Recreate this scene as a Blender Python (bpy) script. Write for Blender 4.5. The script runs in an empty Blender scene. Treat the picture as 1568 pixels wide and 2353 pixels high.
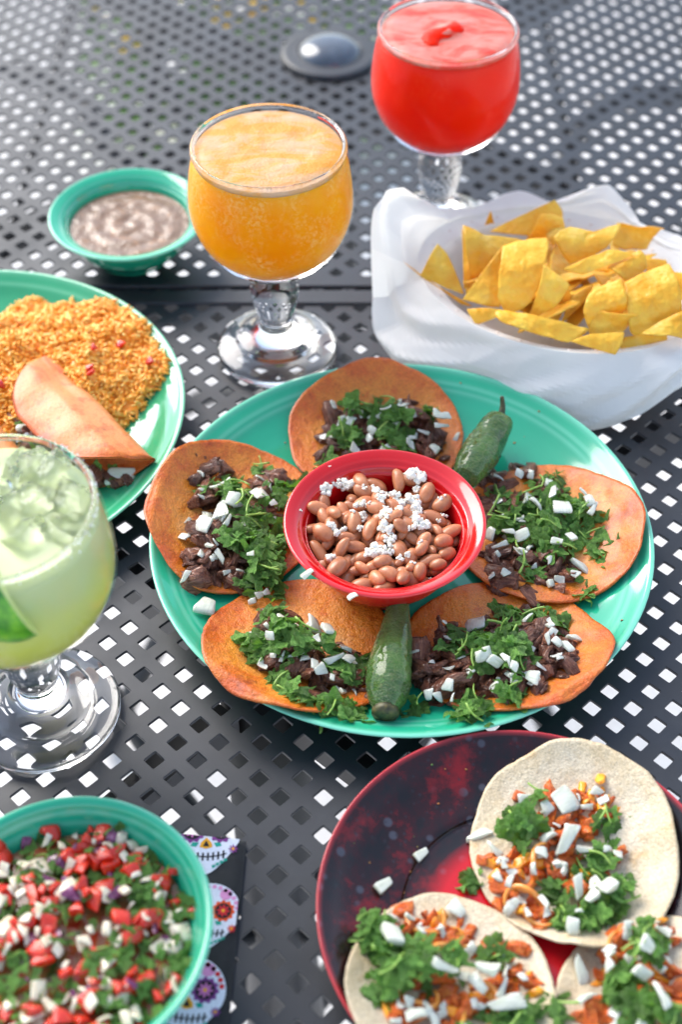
import bpy, math, random
import numpy as np
from mathutils import Vector, Matrix, Euler, noise as mnoise

# ------------------------------------------------------------------ camera, world, sun, exposure
SC = bpy.context.scene
COL = SC.collection
F_PX, PITCH, CAM_H = 3267.0, math.radians(46.5), 0.642
cam_data = bpy.data.cameras.new('camera')
cam = bpy.data.objects.new('camera', cam_data)
COL.objects.link(cam)
cam.location = (0, 0, CAM_H)
cam.rotation_euler = (math.pi / 2 - PITCH, 0, 0)
cam_data.sensor_fit = 'VERTICAL'
cam_data.sensor_height = 36.0
cam_data.lens = F_PX / 2353.0 * 36.0
cam_data.clip_start = 0.01
cam_data.clip_end = 500
cam_data.dof.use_dof = True
cam_data.dof.focus_distance = 0.80
cam_data.dof.aperture_fstop = 4.8
SC.camera = cam

SUN_EL, SUN_AZ = math.radians(38), math.radians(-40)      # azimuth measured from +Y towards +X
world = bpy.data.worlds.new('World')
SC.world = world
world.use_nodes = True
wn, wl = world.node_tree.nodes, world.node_tree.links
sky = wn.new('ShaderNodeTexSky')
sky.sky_type = 'NISHITA'
sky.sun_disc = False
sky.sun_elevation = SUN_EL
sky.sun_rotation = SUN_AZ
sky.air_density = 1.0
sky.dust_density = 1.0
sky.ozone_density = 1.0
bg = wn['Background']
bg.inputs['Strength'].default_value = 0.12
hs = wn.new('ShaderNodeHueSaturation')            # thin cloud greys the blue of the sky
hs.inputs['Saturation'].default_value = 0.74
wl.new(sky.outputs[0], hs.inputs['Color'])
wl.new(hs.outputs[0], bg.inputs[0])

sun_d = bpy.data.lights.new('sun', 'SUN')
sun_d.energy = 1.3
sun_d.angle = math.radians(38)
sun_d.color = (1.0, 0.95, 0.88)
sun = bpy.data.objects.new('sun', sun_d)
COL.objects.link(sun)
sd = Vector((math.sin(SUN_AZ) * math.cos(SUN_EL), math.cos(SUN_AZ) * math.cos(SUN_EL), math.sin(SUN_EL)))
sun.rotation_euler = sd.to_track_quat('Z', 'Y').to_euler()

SC.view_settings.view_transform = 'Standard'
SC.view_settings.look = 'None'
SC.view_settings.exposure = 1.65
SC.view_settings.gamma = 1.0
SC.cycles.use_denoising = True
SC.cycles.max_bounces = 12
SC.cycles.transmission_bounces = 10
SC.cycles.caustics_refractive = True
SC.cycles.blur_glossy = 0.5
SC.cycles.sample_clamp_indirect = 8.0

RNG = random.Random(7)
NP = np.random.default_rng(7)


def at(u, v, z=0.0):
    """Point at height z on the table that a 1568 x 2353 view pixel looks at (used to measure positions)."""
    fw = np.array([0, math.cos(PITCH), -math.sin(PITCH)])
    up = np.array([0, math.sin(PITCH), math.cos(PITCH)])
    d = fw * F_PX + np.array([1., 0, 0]) * (u - 784) - up * (v - 1176.5)
    t = (z - CAM_H) / d[2]
    return np.array([d[0] * t, d[1] * t, z])


# ------------------------------------------------------------------ helpers
def link(o, parent=None):
    COL.objects.link(o)
    if parent is not None:
        o.parent = parent
    return o


def mesh_data(name, verts, faces, mat=None, smooth=True, attrs=None):
    me = bpy.data.meshes.new(name)
    me.from_pydata([tuple(map(float, v)) for v in verts], [], [tuple(map(int, f)) for f in faces])
    if smooth:
        me.polygons.foreach_set('use_smooth', [True] * len(me.polygons))
    if attrs:
        for k, vals in attrs.items():
            a = me.attributes.new(k, 'FLOAT', 'POINT')
            a.data.foreach_set('value', np.asarray(vals, dtype=np.float32))
    if mat is not None:
        me.materials.append(mat)
    me.update()
    return me


def obj(name, me, parent=None, loc=None, rot=None, scale=None):
    o = bpy.data.objects.new(name, me)
    link(o, parent)
    if loc is not None:
        o.location = tuple(map(float, loc))
    if rot is not None:
        o.rotation_euler = rot
    if scale is not None:
        o.scale = scale if hasattr(scale, '__len__') else (scale,) * 3
    return o


def tag(o, label, cat, group=None, kind=None):
    o['label'] = label
    o['category'] = cat
    if group:
        o['group'] = group
    if kind:
        o['kind'] = kind
    return o


def empty(name, loc=(0, 0, 0)):
    o = bpy.data.objects.new(name, None)
    o.empty_display_size = 0.02
    link(o)
    o.location = tuple(map(float, loc))
    return o


def smooth_profile(pts, sub=4):
    """Catmull-Rom through profile points."""
    p = [np.array(q, float) for q in pts]
    out = []
    for i in range(len(p) - 1):
        p0 = p[i - 1] if i > 0 else p[i]
        p1, p2 = p[i], p[i + 1]
        p3 = p[i + 2] if i + 2 < len(p) else p[i + 1]
        for k in range(sub):
            t = k / sub
            out.append(0.5 * ((2 * p1) + (-p0 + p2) * t + (2 * p0 - 5 * p1 + 4 * p2 - p3) * t * t + (-p0 + 3 * p1 - 3 * p2 + p3) * t ** 3))
    out.append(p[-1])
    out = [(max(float(q[0]), 0.0), float(q[1])) for q in out]
    return out


def lathe(profile, n=72, wob=None):
    verts, faces, rings = [], [], []
    for (r, z) in profile:
        if r < 1e-6:
            rings.append([len(verts)])
            verts.append((0, 0, z))
        else:
            ring = []
            for k in range(n):
                a = 2 * math.pi * k / n
                rr, zz = r, z
                if wob:
                    rr, zz = wob(r, z, a)
                ring.append(len(verts))
                verts.append((rr * math.cos(a), rr * math.sin(a), zz))
            rings.append(ring)
    for A, B in zip(rings[:-1], rings[1:]):
        if len(A) == 1 and len(B) == 1:
            continue
        for k in range(n):
            k2 = (k + 1) % n
            if len(A) == 1:
                faces.append((A[0], B[k2], B[k]))
            elif len(B) == 1:
                faces.append((A[k], A[k2], B[0]))
            else:
                faces.append((A[k], A[k2], B[k2], B[k]))
    return verts, faces


def box_vf(x0, x1, y0, y1, z0, z1, bev=0.0):
    """box with chamfered top edges"""
    b = bev
    v = [(x0, y0, z0), (x1, y0, z0), (x1, y1, z0), (x0, y1, z0),
         (x0, y0, z1 - b), (x1, y0, z1 - b), (x1, y1, z1 - b), (x0, y1, z1 - b)]
    f = [(3, 2, 1, 0)] + [(i, (i + 1) % 4, 4 + (i + 1) % 4, 4 + i) for i in range(4)]
    if b > 0:
        v += [(x0 + b, y0 + b, z1), (x1 - b, y0 + b, z1), (x1 - b, y1 - b, z1), (x0 + b, y1 - b, z1)]
        f += [(4 + i, 4 + (i + 1) % 4, 8 + (i + 1) % 4, 8 + i) for i in range(4)] + [(8, 9, 10, 11)]
    else:
        f += [(4, 5, 6, 7)]
    return v, f


def tube_vf(path, radii, n=10, caps=True):
    path = [Vector(p) for p in path]
    verts, faces = [], []
    prev = None
    for i, p in enumerate(path):
        t = (path[min(i + 1, len(path) - 1)] - path[max(i - 1, 0)]).normalized()
        ref = prev if prev is not None else (Vector((0, 0, 1)) if abs(t.z) < 0.9 else Vector((1, 0, 0)))
        a = (ref - t * ref.dot(t)).normalized()
        prev = a
        b = t.cross(a)
        r = radii[i] if hasattr(radii, '__len__') else radii
        for k in range(n):
            th = 2 * math.pi * k / n
            verts.append(tuple(p + a * (r * math.cos(th)) + b * (r * math.sin(th))))
    for i in range(len(path) - 1):
        for k in range(n):
            faces.append((i * n + k, i * n + (k + 1) % n, (i + 1) * n + (k + 1) % n, (i + 1) * n + k))
    if caps:
        faces.append(tuple(range(n - 1, -1, -1)))
        faces.append(tuple(range((len(path) - 1) * n, len(path) * n)))
    return verts, faces


def nz(p, s=1.0, seed=0.0):
    return mnoise.noise(Vector((p[0] * s + seed * 13.7, p[1] * s - seed * 7.3, p[2] * s + seed * 3.1)))


_ICO = {}


def ico(sub):
    if sub not in _ICO:
        import bmesh
        bm = bmesh.new()
        bmesh.ops.create_icosphere(bm, subdivisions=sub, radius=1.0)
        _ICO[sub] = (np.array([v.co[:] for v in bm.verts]), [tuple(v.index for v in f.verts) for f in bm.faces])
        bm.free()
    v, f = _ICO[sub]
    return v.copy(), f


# ------------------------------------------------------------------ materials
def lin(r, g, b):
    """sRGB 0-255 -> linear RGBA"""
    def c(x):
        x /= 255.0
        return x / 12.92 if x <= 0.04045 else ((x + 0.055) / 1.055) ** 2.4
    return (c(r), c(g), c(b), 1.0)


class Mat:
    def __init__(self, name, color=(0.5, 0.5, 0.5, 1), rough=0.5, **kw):
        self.m = bpy.data.materials.new(name)
        self.m.use_nodes = True
        self.n, self.l = self.m.node_tree.nodes, self.m.node_tree.links
        self.b = self.n['Principled BSDF']
        self.out = self.n['Material Output']
        self.b.inputs['Base Color'].default_value = color
        self.b.inputs['Roughness'].default_value = rough
        for k, v in kw.items():
            self.b.inputs[k.replace('_', ' ')].default_value = v
        self._co = None

    def new(self, t, **kw):
        nd = self.n.new(t)
        for k, v in kw.items():
            setattr(nd, k, v)
        return nd

    def co(self):
        if self._co is None:
            self._co = self.new('ShaderNodeTexCoord').outputs['Object']
        return self._co

    def noise(self, scale, detail=4, rough=0.55, stretch=None, dist=0.0, rand=False):
        t = self.new('ShaderNodeTexNoise')
        t.inputs['Scale'].default_value = scale
        t.inputs['Detail'].default_value = detail
        t.inputs['Roughness'].default_value = rough
        t.inputs['Distortion'].default_value = dist
        src = self.co()
        if stretch is not None:
            mp = self.new('ShaderNodeMapping')
            mp.inputs['Scale'].default_value = stretch
            self.l.new(src, mp.inputs[0])
            src = mp.outputs[0]
        if rand:
            oi = self.new('ShaderNodeObjectInfo')
            va = self.new('ShaderNodeVectorMath', operation='MULTIPLY_ADD')
            va.inputs[1].default_value = (37.0, 51.0, 23.0)
            self.l.new(oi.outputs['Random'], va.inputs[0])
            self.l.new(src, va.inputs[2])
            src = va.outputs[0]
        self.l.new(src, t.inputs['Vector'])
        return t.outputs['Fac']

    def voro(self, scale, feature='F1', rnd=1.0):
        t = self.new('ShaderNodeTexVoronoi', feature=feature)
        t.inputs['Scale'].default_value = scale
        t.inputs['Randomness'].default_value = rnd
        self.l.new(self.co(), t.inputs['Vector'])
        return t.outputs['Distance']

    def attr(self, name):
        t = self.new('ShaderNodeAttribute', attribute_name=name)
        return t.outputs['Fac']

    def rnd(self):
        return self.new('ShaderNodeObjectInfo').outputs['Random']

    def ramp(self, fac, stops, interp='LINEAR'):
        t = self.new('ShaderNodeValToRGB')
        cr = t.color_ramp
        cr.interpolation = interp
        while len(cr.elements) < len(stops):
            cr.elements.new(0.5)
        for e, (p, c) in zip(cr.elements, stops):
            e.position = p
            e.color = c if len(c) == 4 else (*c, 1)
        self.l.new(fac, t.inputs[0])
        return t.outputs[0]

    def mix(self, fac, a, b, mode='MIX'):
        t = self.new('ShaderNodeMix', data_type='RGBA', blend_type=mode)
        for sock, val in ((t.inputs[0], fac), (t.inputs[6], a), (t.inputs[7], b)):
            if hasattr(val, 'links'):
                self.l.new(val, sock)
            else:
                sock.default_value = val
        return t.outputs[2]

    def math(self, op, a, b=0.0, clamp=False):
        t = self.new('ShaderNodeMath', operation=op, use_clamp=clamp)
        for sock, val in ((t.inputs[0], a), (t.inputs[1], b)):
            if hasattr(val, 'links'):
                self.l.new(val, sock)
            else:
                sock.default_value = val
        return t.outputs[0]

    def color(self, sock):
        self.l.new(sock, self.b.inputs['Base Color'])
        return self

    def rough(self, sock):
        self.l.new(sock, self.b.inputs['Roughness'])
        return self

    def bump(self, h, strength=0.3, dist=0.001):
        t = self.new('ShaderNodeBump')
        t.inputs['Strength'].default_value = strength
        t.inputs['Distance'].default_value = dist
        self.l.new(h, t.inputs['Height'])
        self.l.new(t.outputs[0], self.b.inputs['Normal'])
        return self

    def translucent(self, fac, color):
        tr = self.new('ShaderNodeBsdfTranslucent')
        if hasattr(color, 'links'):
            self.l.new(color, tr.inputs[0])
        else:
            tr.inputs[0].default_value = color
        mx = self.new('ShaderNodeMixShader')
        mx.inputs[0].default_value = fac
        self.l.new(self.b.outputs[0], mx.inputs[1])
        self.l.new(tr.outputs[0], mx.inputs[2])
        self.l.new(mx.outputs[0], self.out.inputs[0])
        return self


M = {}
# powder-coated table metal
m = Mat('powder_coated_metal', lin(52, 55, 62), 0.42, Specular_IOR_Level=0.62)
m.color(m.mix(m.ramp(m.noise(5, 7, 0.7), [(0.50, (0, 0, 0)), (0.80, (0.30,) * 3)]), m.ramp(m.noise(9, 5), [(0.3, lin(13, 17, 24)), (0.7, lin(23, 28, 38))]), lin(88, 92, 98)))
m.rough(m.ramp(m.noise(30, 4), [(0.3, (0.40,) * 3), (0.75, (0.58,) * 3)]))
m.bump(m.noise(1800, 2), 0.12, 0.0004)
M['metal'] = m.m
m = Mat('dark_base_metal', lin(30, 31, 34), 0.5)
m.color(m.ramp(m.noise(20, 4), [(0.3, lin(22, 23, 26)), (0.7, lin(38, 39, 43))]))
M['metal_dark'] = m.m
m = Mat('plastic_cap', lin(70, 80, 92), 0.12, Specular_IOR_Level=0.8)
m.color(m.ramp(m.noise(60, 3), [(0.3, lin(50, 58, 68)), (0.7, lin(76, 86, 98))]))
M['cap'] = m.m
m = Mat('pale_concrete', lin(200, 196, 190), 0.85)
m.color(m.mix(0.35, m.ramp(m.noise(3, 8, 0.6), [(0.25, lin(222, 216, 210)), (0.75, lin(240, 237, 233))]),
              m.ramp(m.noise(160, 4), [(0.3, lin(180, 174, 166)), (0.7, lin(238, 234, 228))])))
m.bump(m.noise(220, 5), 0.2, 0.002)
M['concrete'] = m.m


def glaze(name, main, thin, dark, rough=0.10):
    m = Mat(name, main, rough, Specular_IOR_Level=0.5, Coat_Weight=0.3, Coat_Roughness=0.05)
    streak = m.noise(14, 4, 0.5, stretch=(1, 1, 4))
    base = m.ramp(streak, [(0.25, dark), (0.65, main)])
    m.color(m.mix(m.attr('thin'), base, thin))
    m.bump(m.noise(90, 2), 0.05, 0.0006)
    return m.m


M['green'] = glaze('turquoise_glaze', lin(36, 168, 130), lin(140, 218, 190), lin(26, 154, 116))
M['leaf_green'] = glaze('sea_green_glaze', lin(54, 160, 112), lin(140, 214, 176), lin(42, 144, 98))
M['red'] = glaze('scarlet_glaze', lin(205, 14, 22), lin(232, 60, 62), lin(186, 8, 16))

m = Mat('clear_glass', (1, 1, 1, 1), 0.0, Transmission_Weight=1.0, IOR=1.48)
M['glass'] = m.m
# the wall of a filled goblet: clear, with a sharp surface reflection that grows towards grazing angles
m = Mat('goblet_wall_glass', (1, 1, 1, 1), 0.0)
lw = m.new('ShaderNodeLayerWeight')
lw.inputs['Blend'].default_value = 0.5
fac = m.math('MULTIPLY_ADD' if False else 'ADD', m.math('MULTIPLY', m.math('POWER', lw.outputs['Facing'], 5.0), 0.35), 0.006)
tr = m.new('ShaderNodeBsdfTransparent')
tr.inputs[0].default_value = (0.985, 0.99, 0.99, 1)
gl = m.new('ShaderNodeBsdfGlossy')
gl.inputs['Roughness'].default_value = 0.02
mx = m.new('ShaderNodeMixShader')
m.l.new(fac, mx.inputs[0])
m.l.new(tr.outputs[0], mx.inputs[1])
m.l.new(gl.outputs[0], mx.inputs[2])
m.l.new(mx.outputs[0], m.out.inputs[0])
M['wall_glass'] = m.m


# ------------------------------------------------------------------ setting: ground and two mesh tables
GZ = -0.72
gv, gf = [], []
g = obj('ground', mesh_data('ground', [(-30, -30, GZ), (30, -30, GZ), (30, 30, GZ), (-30, 30, GZ)], [(0, 1, 2, 3)], M['concrete'], False))
g['kind'] = 'structure'
g['label'] = 'pale concrete patio floor seen through the table holes'

LD = 0.0227                      # lattice diagonal
HD = LD * 0.510 / 2              # half diagonal of a hole


def perforated(x0, x1, y0, y1, px, py, thick=0.0020):
    """sheet of diamond cells, each a ring round a round-cornered diamond hole"""
    R = LD / 2
    # hole outline: 4 corners, 3 points each ; outer outline matched
    inner, outer = [], []
    for q in range(4):
        a = q * math.pi / 2
        c = np.array([math.cos(a), math.sin(a)])
        tn = np.array([-c[1], c[0]])
        for s in (-1, 0, 1):
            if s == 0:
                inner.append(c * HD * 0.945)
            else:
                inner.append(c * HD * 0.86 + tn * HD * 0.14 * s)
            outer.append(c * R * (1 - 0.14 * abs(s)) + tn * R * 0.14 * s)
    inner, outer = np.array(inner), np.array(outer)
    cham = inner * (1 + 0.0003 / HD)
    # template: outer top, chamfer top, inner below chamfer, inner bottom
    n = 12
    T = np.zeros((n * 4, 3))
    T[0:n, :2] = outer
    T[n:2 * n, :2] = cham
    T[2 * n:3 * n, :2] = inner
    T[2 * n:3 * n, 2] = -0.0003
    T[3 * n:, :2] = inner
    T[3 * n:, 2] = -thick
    F = []
    for r in range(3):
        for k in range(n):
            k2 = (k + 1) % n
            F.append((r * n + k, r * n + k2, (r + 1) * n + k2, (r + 1) * n + k))
    F = np.array(F)
    cs = []
    for i in range(-120, 121):
        for j in range(-120, 121):
            x = px + (i - j) * R
            y = py + (i + j) * R
            if x0 < x < x1 and y0 < y < y1:
                cs.append((x, y))
    cs = np.array(cs)
    V = (T[None] + np.concatenate([cs, np.zeros((len(cs), 1))], 1)[:, None, :]).reshape(-1, 3)
    FF = (F[None] + (np.arange(len(cs)) * len(T))[:, None, None]).reshape(-1, 4)
    me = bpy.data.meshes.new('perforated_sheet')
    me.vertices.add(len(V))
    me.vertices.foreach_set('co', V.ravel())
    me.loops.add(len(FF) * 4)
    me.loops.foreach_set('vertex_index', FF.ravel().astype(np.int32))
    me.polygons.add(len(FF))
    me.polygons.foreach_set('loop_start', (np.arange(len(FF)) * 4).astype(np.int32))
    me.polygons.foreach_set('loop_total', np.full(len(FF), 4, np.int32))
    me.update()
    me.validate()
    me.shade_flat()
    me.materials.append(M['metal'])
    return me


def make_table(x0, x1, y0, y1, bar, px, py, cx, cy, cap, label, leg_r, arms=(), thin=(), scrolls=()):
    t = empty('mesh_table', (cx, cy, GZ))
    tag(t, label, 'table', 'perforated metal patio tables pushed together')

    def part(name, vf, mat=M['metal'], smooth=False, par=None):
        me = mesh_data(name, vf[0], vf[1], mat, smooth)
        o = obj(name, me, par or t)
        if par is None:
            o.location = (-cx, -cy, -GZ)
        return o
    o = obj('perforated_sheet', perforated(x0 + 0.004, x1 - 0.004, y0 + 0.002, y1 - 0.002, px, py), t, (-cx, -cy, -GZ))
    z0, z1 = -0.020, 0.0018
    part('edge_bar', box_vf(x0, x1, y1 - bar, y1, z0, z1, 0.0012))
    part('edge_bar', box_vf(x0, x1, y0, y0 + bar, z0, z1, 0.0012))
    part('edge_bar', box_vf(x0 - bar, x0, y0, y1, z0, z1, 0.0012))
    part('edge_bar', box_vf(x1, x1 + bar, y0, y1, z0, z1, 0.0012))
    # brackets, column, feet
    for (dx, dy) in arms:                              # flat cross braces under the sheet
        d = np.array([dx, dy], float)
        L = np.linalg.norm(d)
        d /= L
        nrm = np.array([-d[1], d[0]]) * 0.009
        a, b = np.array([cx, cy]) + d * 0.03, np.array([cx, cy]) + d * L
        c4 = [a + nrm, a - nrm, b - nrm, b + nrm]
        vv = [(*q, -0.052) for q in c4] + [(*q, -0.026) for q in c4]
        part('cross_brace', (vv, [(0, 1, 2, 3), (7, 6, 5, 4), (0, 4, 5, 1), (1, 5, 6, 2), (2, 6, 7, 3), (3, 7, 4, 0)]), M['metal_dark'])
    for bx in thin:
        part('support_rod', tube_vf([(bx, y0 + 0.01, -0.03), (bx, y1 - 0.01, -0.03)], 0.0045, 8), M['metal_dark'], True)
    for path in scrolls:
        part('scroll_leg', tube_vf(smooth3(path), 0.0145, 10), M['metal_dark'], True)
    part('column', tube_vf([(cx, cy, -0.03), (cx, cy, -0.35), (cx, cy, -0.66)], [0.027, 0.026, 0.040], 20), M['metal_dark'], True)
    for k in range(4):
        a = math.radians(45 + 90 * k)
        d = np.array([math.cos(a), math.sin(a)])
        pts = []
        for (r, z) in ((0.03, -0.50), (0.10, -0.48), (0.20, -0.53), (0.30, -0.63), (leg_r, GZ + 0.012)):
            pts.append((cx + d[0] * r, cy + d[1] * r, z))
        part('leg', tube_vf(smooth3(pts), 0.013, 10), M['metal_dark'], True)
        pts = [(cx + d[0] * r, cy + d[1] * r, z) for (r, z) in ((0.03, -0.30), (0.12, -0.26), (0.22, -0.16), (0.30, -0.03))]
        part('brace', tube_vf(smooth3(pts), 0.008, 8), M['metal_dark'], True)
    if cap:
        o = part('umbrella_hole_cover', lathe(smooth_profile([(0.0, 0.002), (0.040, 0.002), (0.0435, 0.0008), (0.0435, 0.0032), (0.041, 0.0048), (0.032, 0.0050), (0.0290, 0.0052), (0.0285, 0.0030)], 3), 64), M['metal'], True)
        o.location = (0, 0, -GZ)
        d = part('dome', lathe(smooth_profile([(0.0285, 0.0035), (0.0278, 0.0055), (0.0255, 0.0085), (0.019, 0.0120), (0.010, 0.0138), (0.0, 0.0142)], 4), 64), M['cap'], True, o)
    return t


def smooth3(pts, sub=5):
    p = [np.array(q, float) for q in pts]
    out = []
    for i in range(len(p) - 1):
        p0 = p[i - 1] if i else p[i]
        p1, p2 = p[i], p[i + 1]
        p3 = p[i + 2] if i + 2 < len(p) else p2
        for k in range(sub):
            s = k / sub
            out.append(0.5 * (2 * p1 + (-p0 + p2) * s + (2 * p0 - 5 * p1 + 4 * p2 - p3) * s * s + (-p0 + 3 * p1 - 3 * p2 + p3) * s ** 3))
    out.append(p[-1])
    return out


hx, hy, _ = at(635.0, 2106.0)
make_table(-0.365, 0.345, 0.165, 0.8315, 0.0165, hx, hy, -0.045, 0.50, False,
           'near black perforated metal table carrying the plates and bowls', 0.36,
           [(0.36, 0.29), (-0.30, 0.29), (-0.29, -0.32), (0.36, -0.32)])
hx, hy, _ = at(22.3, 205.0)
make_table(-0.370, 0.370, 0.8350, 1.51, 0.0135, hx, hy, -0.010, 1.172, True,
           'far grey perforated metal table with a round domed umbrella hole cover', 0.36,
           [(0.36, -0.31), (-0.35, -0.31), (-0.35, 0.30), (0.36, 0.30)], (-0.262, -0.172, 0.195),
           [[at(*q) for q in ((640, 560, -.40), (440, 440, -.36), (330, 400, -.34), (250, 345, -.32), (215, 275, -.30), (160, 210, -.29), (60, 175, -.28), (-80, 150, -.28))],
            [at(*q) for q in ((960, 560, -.40), (1080, 440, -.36), (1184, 409, -.34), (1290, 395, -.32), (1325, 310, -.31), (1385, 248, -.29), (1480, 225, -.28), (1640, 215, -.28))]])

# ------------------------------------------------------------------ dishes
def dish(name, prof, mat, cx, cy, z0=0.0, sub=3, n=120, thin_r=(0.965, 1.0), ridges=()):
    """lathed dish as body with a lighter, thinner glaze on the rim edge"""
    P = smooth_profile(prof, sub)
    v, f = lathe(P, n)
    R = max(p[0] for p in P)
    r = np.hypot(np.array(v)[:, 0], np.array(v)[:, 1]) / R
    th = np.clip((r - thin_r[0]) / (thin_r[1] - thin_r[0]), 0, 1) * 0.75
    for rr in ridges:
        th = np.maximum(th, 0.35 * np.exp(-((r - rr) / 0.008) ** 2))
    return mesh_data(name, v, f, mat, True, {'thin': th})


def surf_z(prof, sub=3):
    """upper surface height by radius"""
    P = smooth_profile(prof, sub)
    k = max(range(len(P)), key=lambda i: P[i][0])
    up = P[k:]
    rs = np.array([p[0] for p in up])[::-1]
    zs = np.array([p[1] for p in up])[::-1]
    return lambda r: np.interp(r, rs, zs)


def plate_prof(R, H):
    k = R / 0.1485
    return [(0.0, 0.0035), (0.070 * k, 0.0035), (0.082 * k, 0.0030), (0.086 * k, 0.0008), (0.089 * k, 0.0008), (0.092 * k, 0.0040),
            (0.112 * k, 0.0068), (0.132 * k, H * 0.50), (0.143 * k, H * 0.80), (0.1475 * k, H * 0.93), (0.1485 * k, H * 0.97), (0.1478 * k, H),
            (0.1460 * k, H - 0.0002), (0.1440 * k, H - 0.0014), (0.1400 * k, H * 0.86), (0.1360 * k, H * 0.77), (0.1290 * k, H * 0.60),
            (0.1170 * k, H * 0.42), (0.1060 * k, 0.0078), (0.090 * k, 0.0070), (0.050 * k, 0.0068), (0.0, 0.0068)]


MAIN = (0.0355, 0.5716)
PP = plate_prof(0.1485, 0.0240)
main_z = surf_z(PP)
o = obj('plate', dish('plate', PP, M['green'], 0, 0, ridges=(0.93, 0.90)), None, (*MAIN, 0.0024))
tag(o, 'large turquoise glazed plate holding five orange tacos round a red bowl', 'plate', 'turquoise plates')
MAIN_Z0 = 0.0024
LEFT = (-0.2480, 0.6750)
PL = plate_prof(0.1475, 0.0240)
left_z = surf_z(PL)
o = obj('plate', dish('plate', PL, M['leaf_green'], 0, 0, ridges=(0.93,)), None, (*LEFT, 0.0024))
tag(o, 'green glazed plate with orange rice and folded tacos at left edge', 'plate', 'turquoise plates')


def bowl_prof(R=0.0575, H=0.046):
    k, h = R / 0.0575, H / 0.046
    return [(0.0, 0.003), (0.022 * k, 0.003), (0.0255 * k, 0.0015), (0.0262 * k, 0.0006), (0.0282 * k, 0.0006), (0.0290 * k, 0.004 * h), (0.034 * k, 0.009 * h), (0.0415 * k, 0.020 * h),
            (0.0450 * k, 0.031 * h), (0.0475 * k, 0.0385 * h), (0.0530 * k, 0.0430 * h), (0.0566 * k, 0.0448 * h), (0.0575 * k, 0.0460 * h), (0.0566 * k, 0.0470 * h),
            (0.0545 * k, 0.0466 * h), (0.0505 * k, 0.0448 * h), (0.0478 * k, 0.0424 * h), (0.0470 * k, 0.0418 * h), (0.0452 * k, 0.0385 * h), (0.0446 * k, 0.0382 * h), (0.0432 * k, 0.0330 * h),
            (0.0400 * k, 0.0220 * h), (0.0330 * k, 0.0110 * h), (0.0240 * k, 0.0062 * h), (0.0, 0.0055 * h)]


RB = (0.0248, 0.5500)
RB_Z0 = 0.0095
BP = bowl_prof()
bowl_z = surf_z(BP)
o = obj('bowl', dish('bowl', BP, M['red'], 0, 0, ridges=(0.78, 0.83, 0.875)), None, (*RB, RB_Z0))
tag(o, 'small scarlet glazed bowl of pinto beans in the middle of the big plate', 'bowl')
SB = (-0.1560, 0.8750)
SP = bowl_prof(0.0582, 0.036)
o = obj('bowl', dish('bowl', SP, M['green'], 0, 0, ridges=(0.80, 0.86)), None, (*SB, 0.0018))
tag(o, 'small turquoise bowl of brown salsa behind the orange drink', 'bowl', 'turquoise bowls')
PB = (-0.1229, 0.3013)
QP = bowl_prof(0.0575, 0.047)
# deeper, wider well for the chopped salad bowl
QP = [(0.0, 0.003), (0.024, 0.003), (0.0275, 0.0006), (0.0300, 0.0006), (0.031, 0.004), (0.038, 0.012), (0.0475, 0.026), (0.0525, 0.037), (0.0560, 0.0445),
      (0.0575, 0.0468), (0.0572, 0.0480), (0.0558, 0.0483), (0.0540, 0.0470), (0.0525, 0.0440), (0.0515, 0.0422), (0.0508, 0.0405), (0.0495, 0.0375), (0.0488, 0.0362),
      (0.0450, 0.0280), (0.0370, 0.0150), (0.0260, 0.0075), (0.0, 0.006)]
QP = [(a * 1.148, b * 1.12) for a, b in QP]
pico_z = surf_z(QP)
PB_Z0 = 0.0055
o = obj('bowl', dish('bowl', QP, M['green'], 0, 0, ridges=(0.87, 0.91)), None, (*PB, PB_Z0))
tag(o, 'turquoise bowl of chopped tomato and onion salsa on the patterned cloth', 'bowl', 'turquoise bowls')

# red and black mottled plate
m = Mat('mottled_melamine', lin(90, 10, 16), 0.24, Specular_IOR_Level=0.5, Coat_Weight=0.15, Coat_Roughness=0.1)
cloud = m.noise(34, 8, 0.72)
base = m.ramp(cloud, [(0.42, lin(18, 13, 16)), (0.54, lin(46, 6, 10)), (0.68, lin(122, 11, 18))])
blot = m.ramp(m.voro(85), [(0.16, (1, 1, 1)), (0.24, (0, 0, 0))])
gate = m.ramp(m.noise(24, 2), [(0.40, (0, 0, 0)), (0.48, (1, 1, 1))])
base = m.mix(m.math('MULTIPLY', blot, gate), base, lin(66, 66, 76))
blot2 = m.ramp(m.voro(210), [(0.14, (1, 1, 1)), (0.24, (0, 0, 0))])
base = m.mix(m.math('MULTIPLY', blot2, 0.7), base, lin(40, 34, 40))
base = m.mix(m.attr('centre'), base, lin(196, 10, 26))
m.color(m.mix(m.attr('thin'), base, lin(206, 60, 66)))
M['melamine'] = m.m
DP = (0.0880, 0.3300)
RP = [(0.0, 0.002), (0.055, 0.002), (0.057, 0.0004), (0.060, 0.0004), (0.062, 0.0035), (0.080, 0.008), (0.0945, 0.0165), (0.0992, 0.0195), (0.1000, 0.0203), (0.0994, 0.0210),
      (0.0980, 0.0204), (0.0930, 0.0178), (0.0850, 0.0130), (0.0720, 0.0085), (0.0600, 0.0062), (0.0570, 0.0050), (0.030, 0.0048), (0.0, 0.0048)]
red_z = surf_z(RP)
P = smooth_profile(RP, 3)
v, f = lathe(P, 120)
r = np.hypot(np.array(v)[:, 0], np.array(v)[:, 1])
me = mesh_data('plate', v, f, M['melamine'], True, {'thin': np.clip((r - 0.0975) / 0.0020, 0, 1) * 0.9, 'centre': np.clip((0.0415 - r) / 0.0008, 0, 1)})
DP_Z0 = 0.0024
o = obj('plate', me, None, (*DP, DP_Z0))
tag(o, 'red and black mottled plate with three corn tortilla tacos', 'plate')

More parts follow.
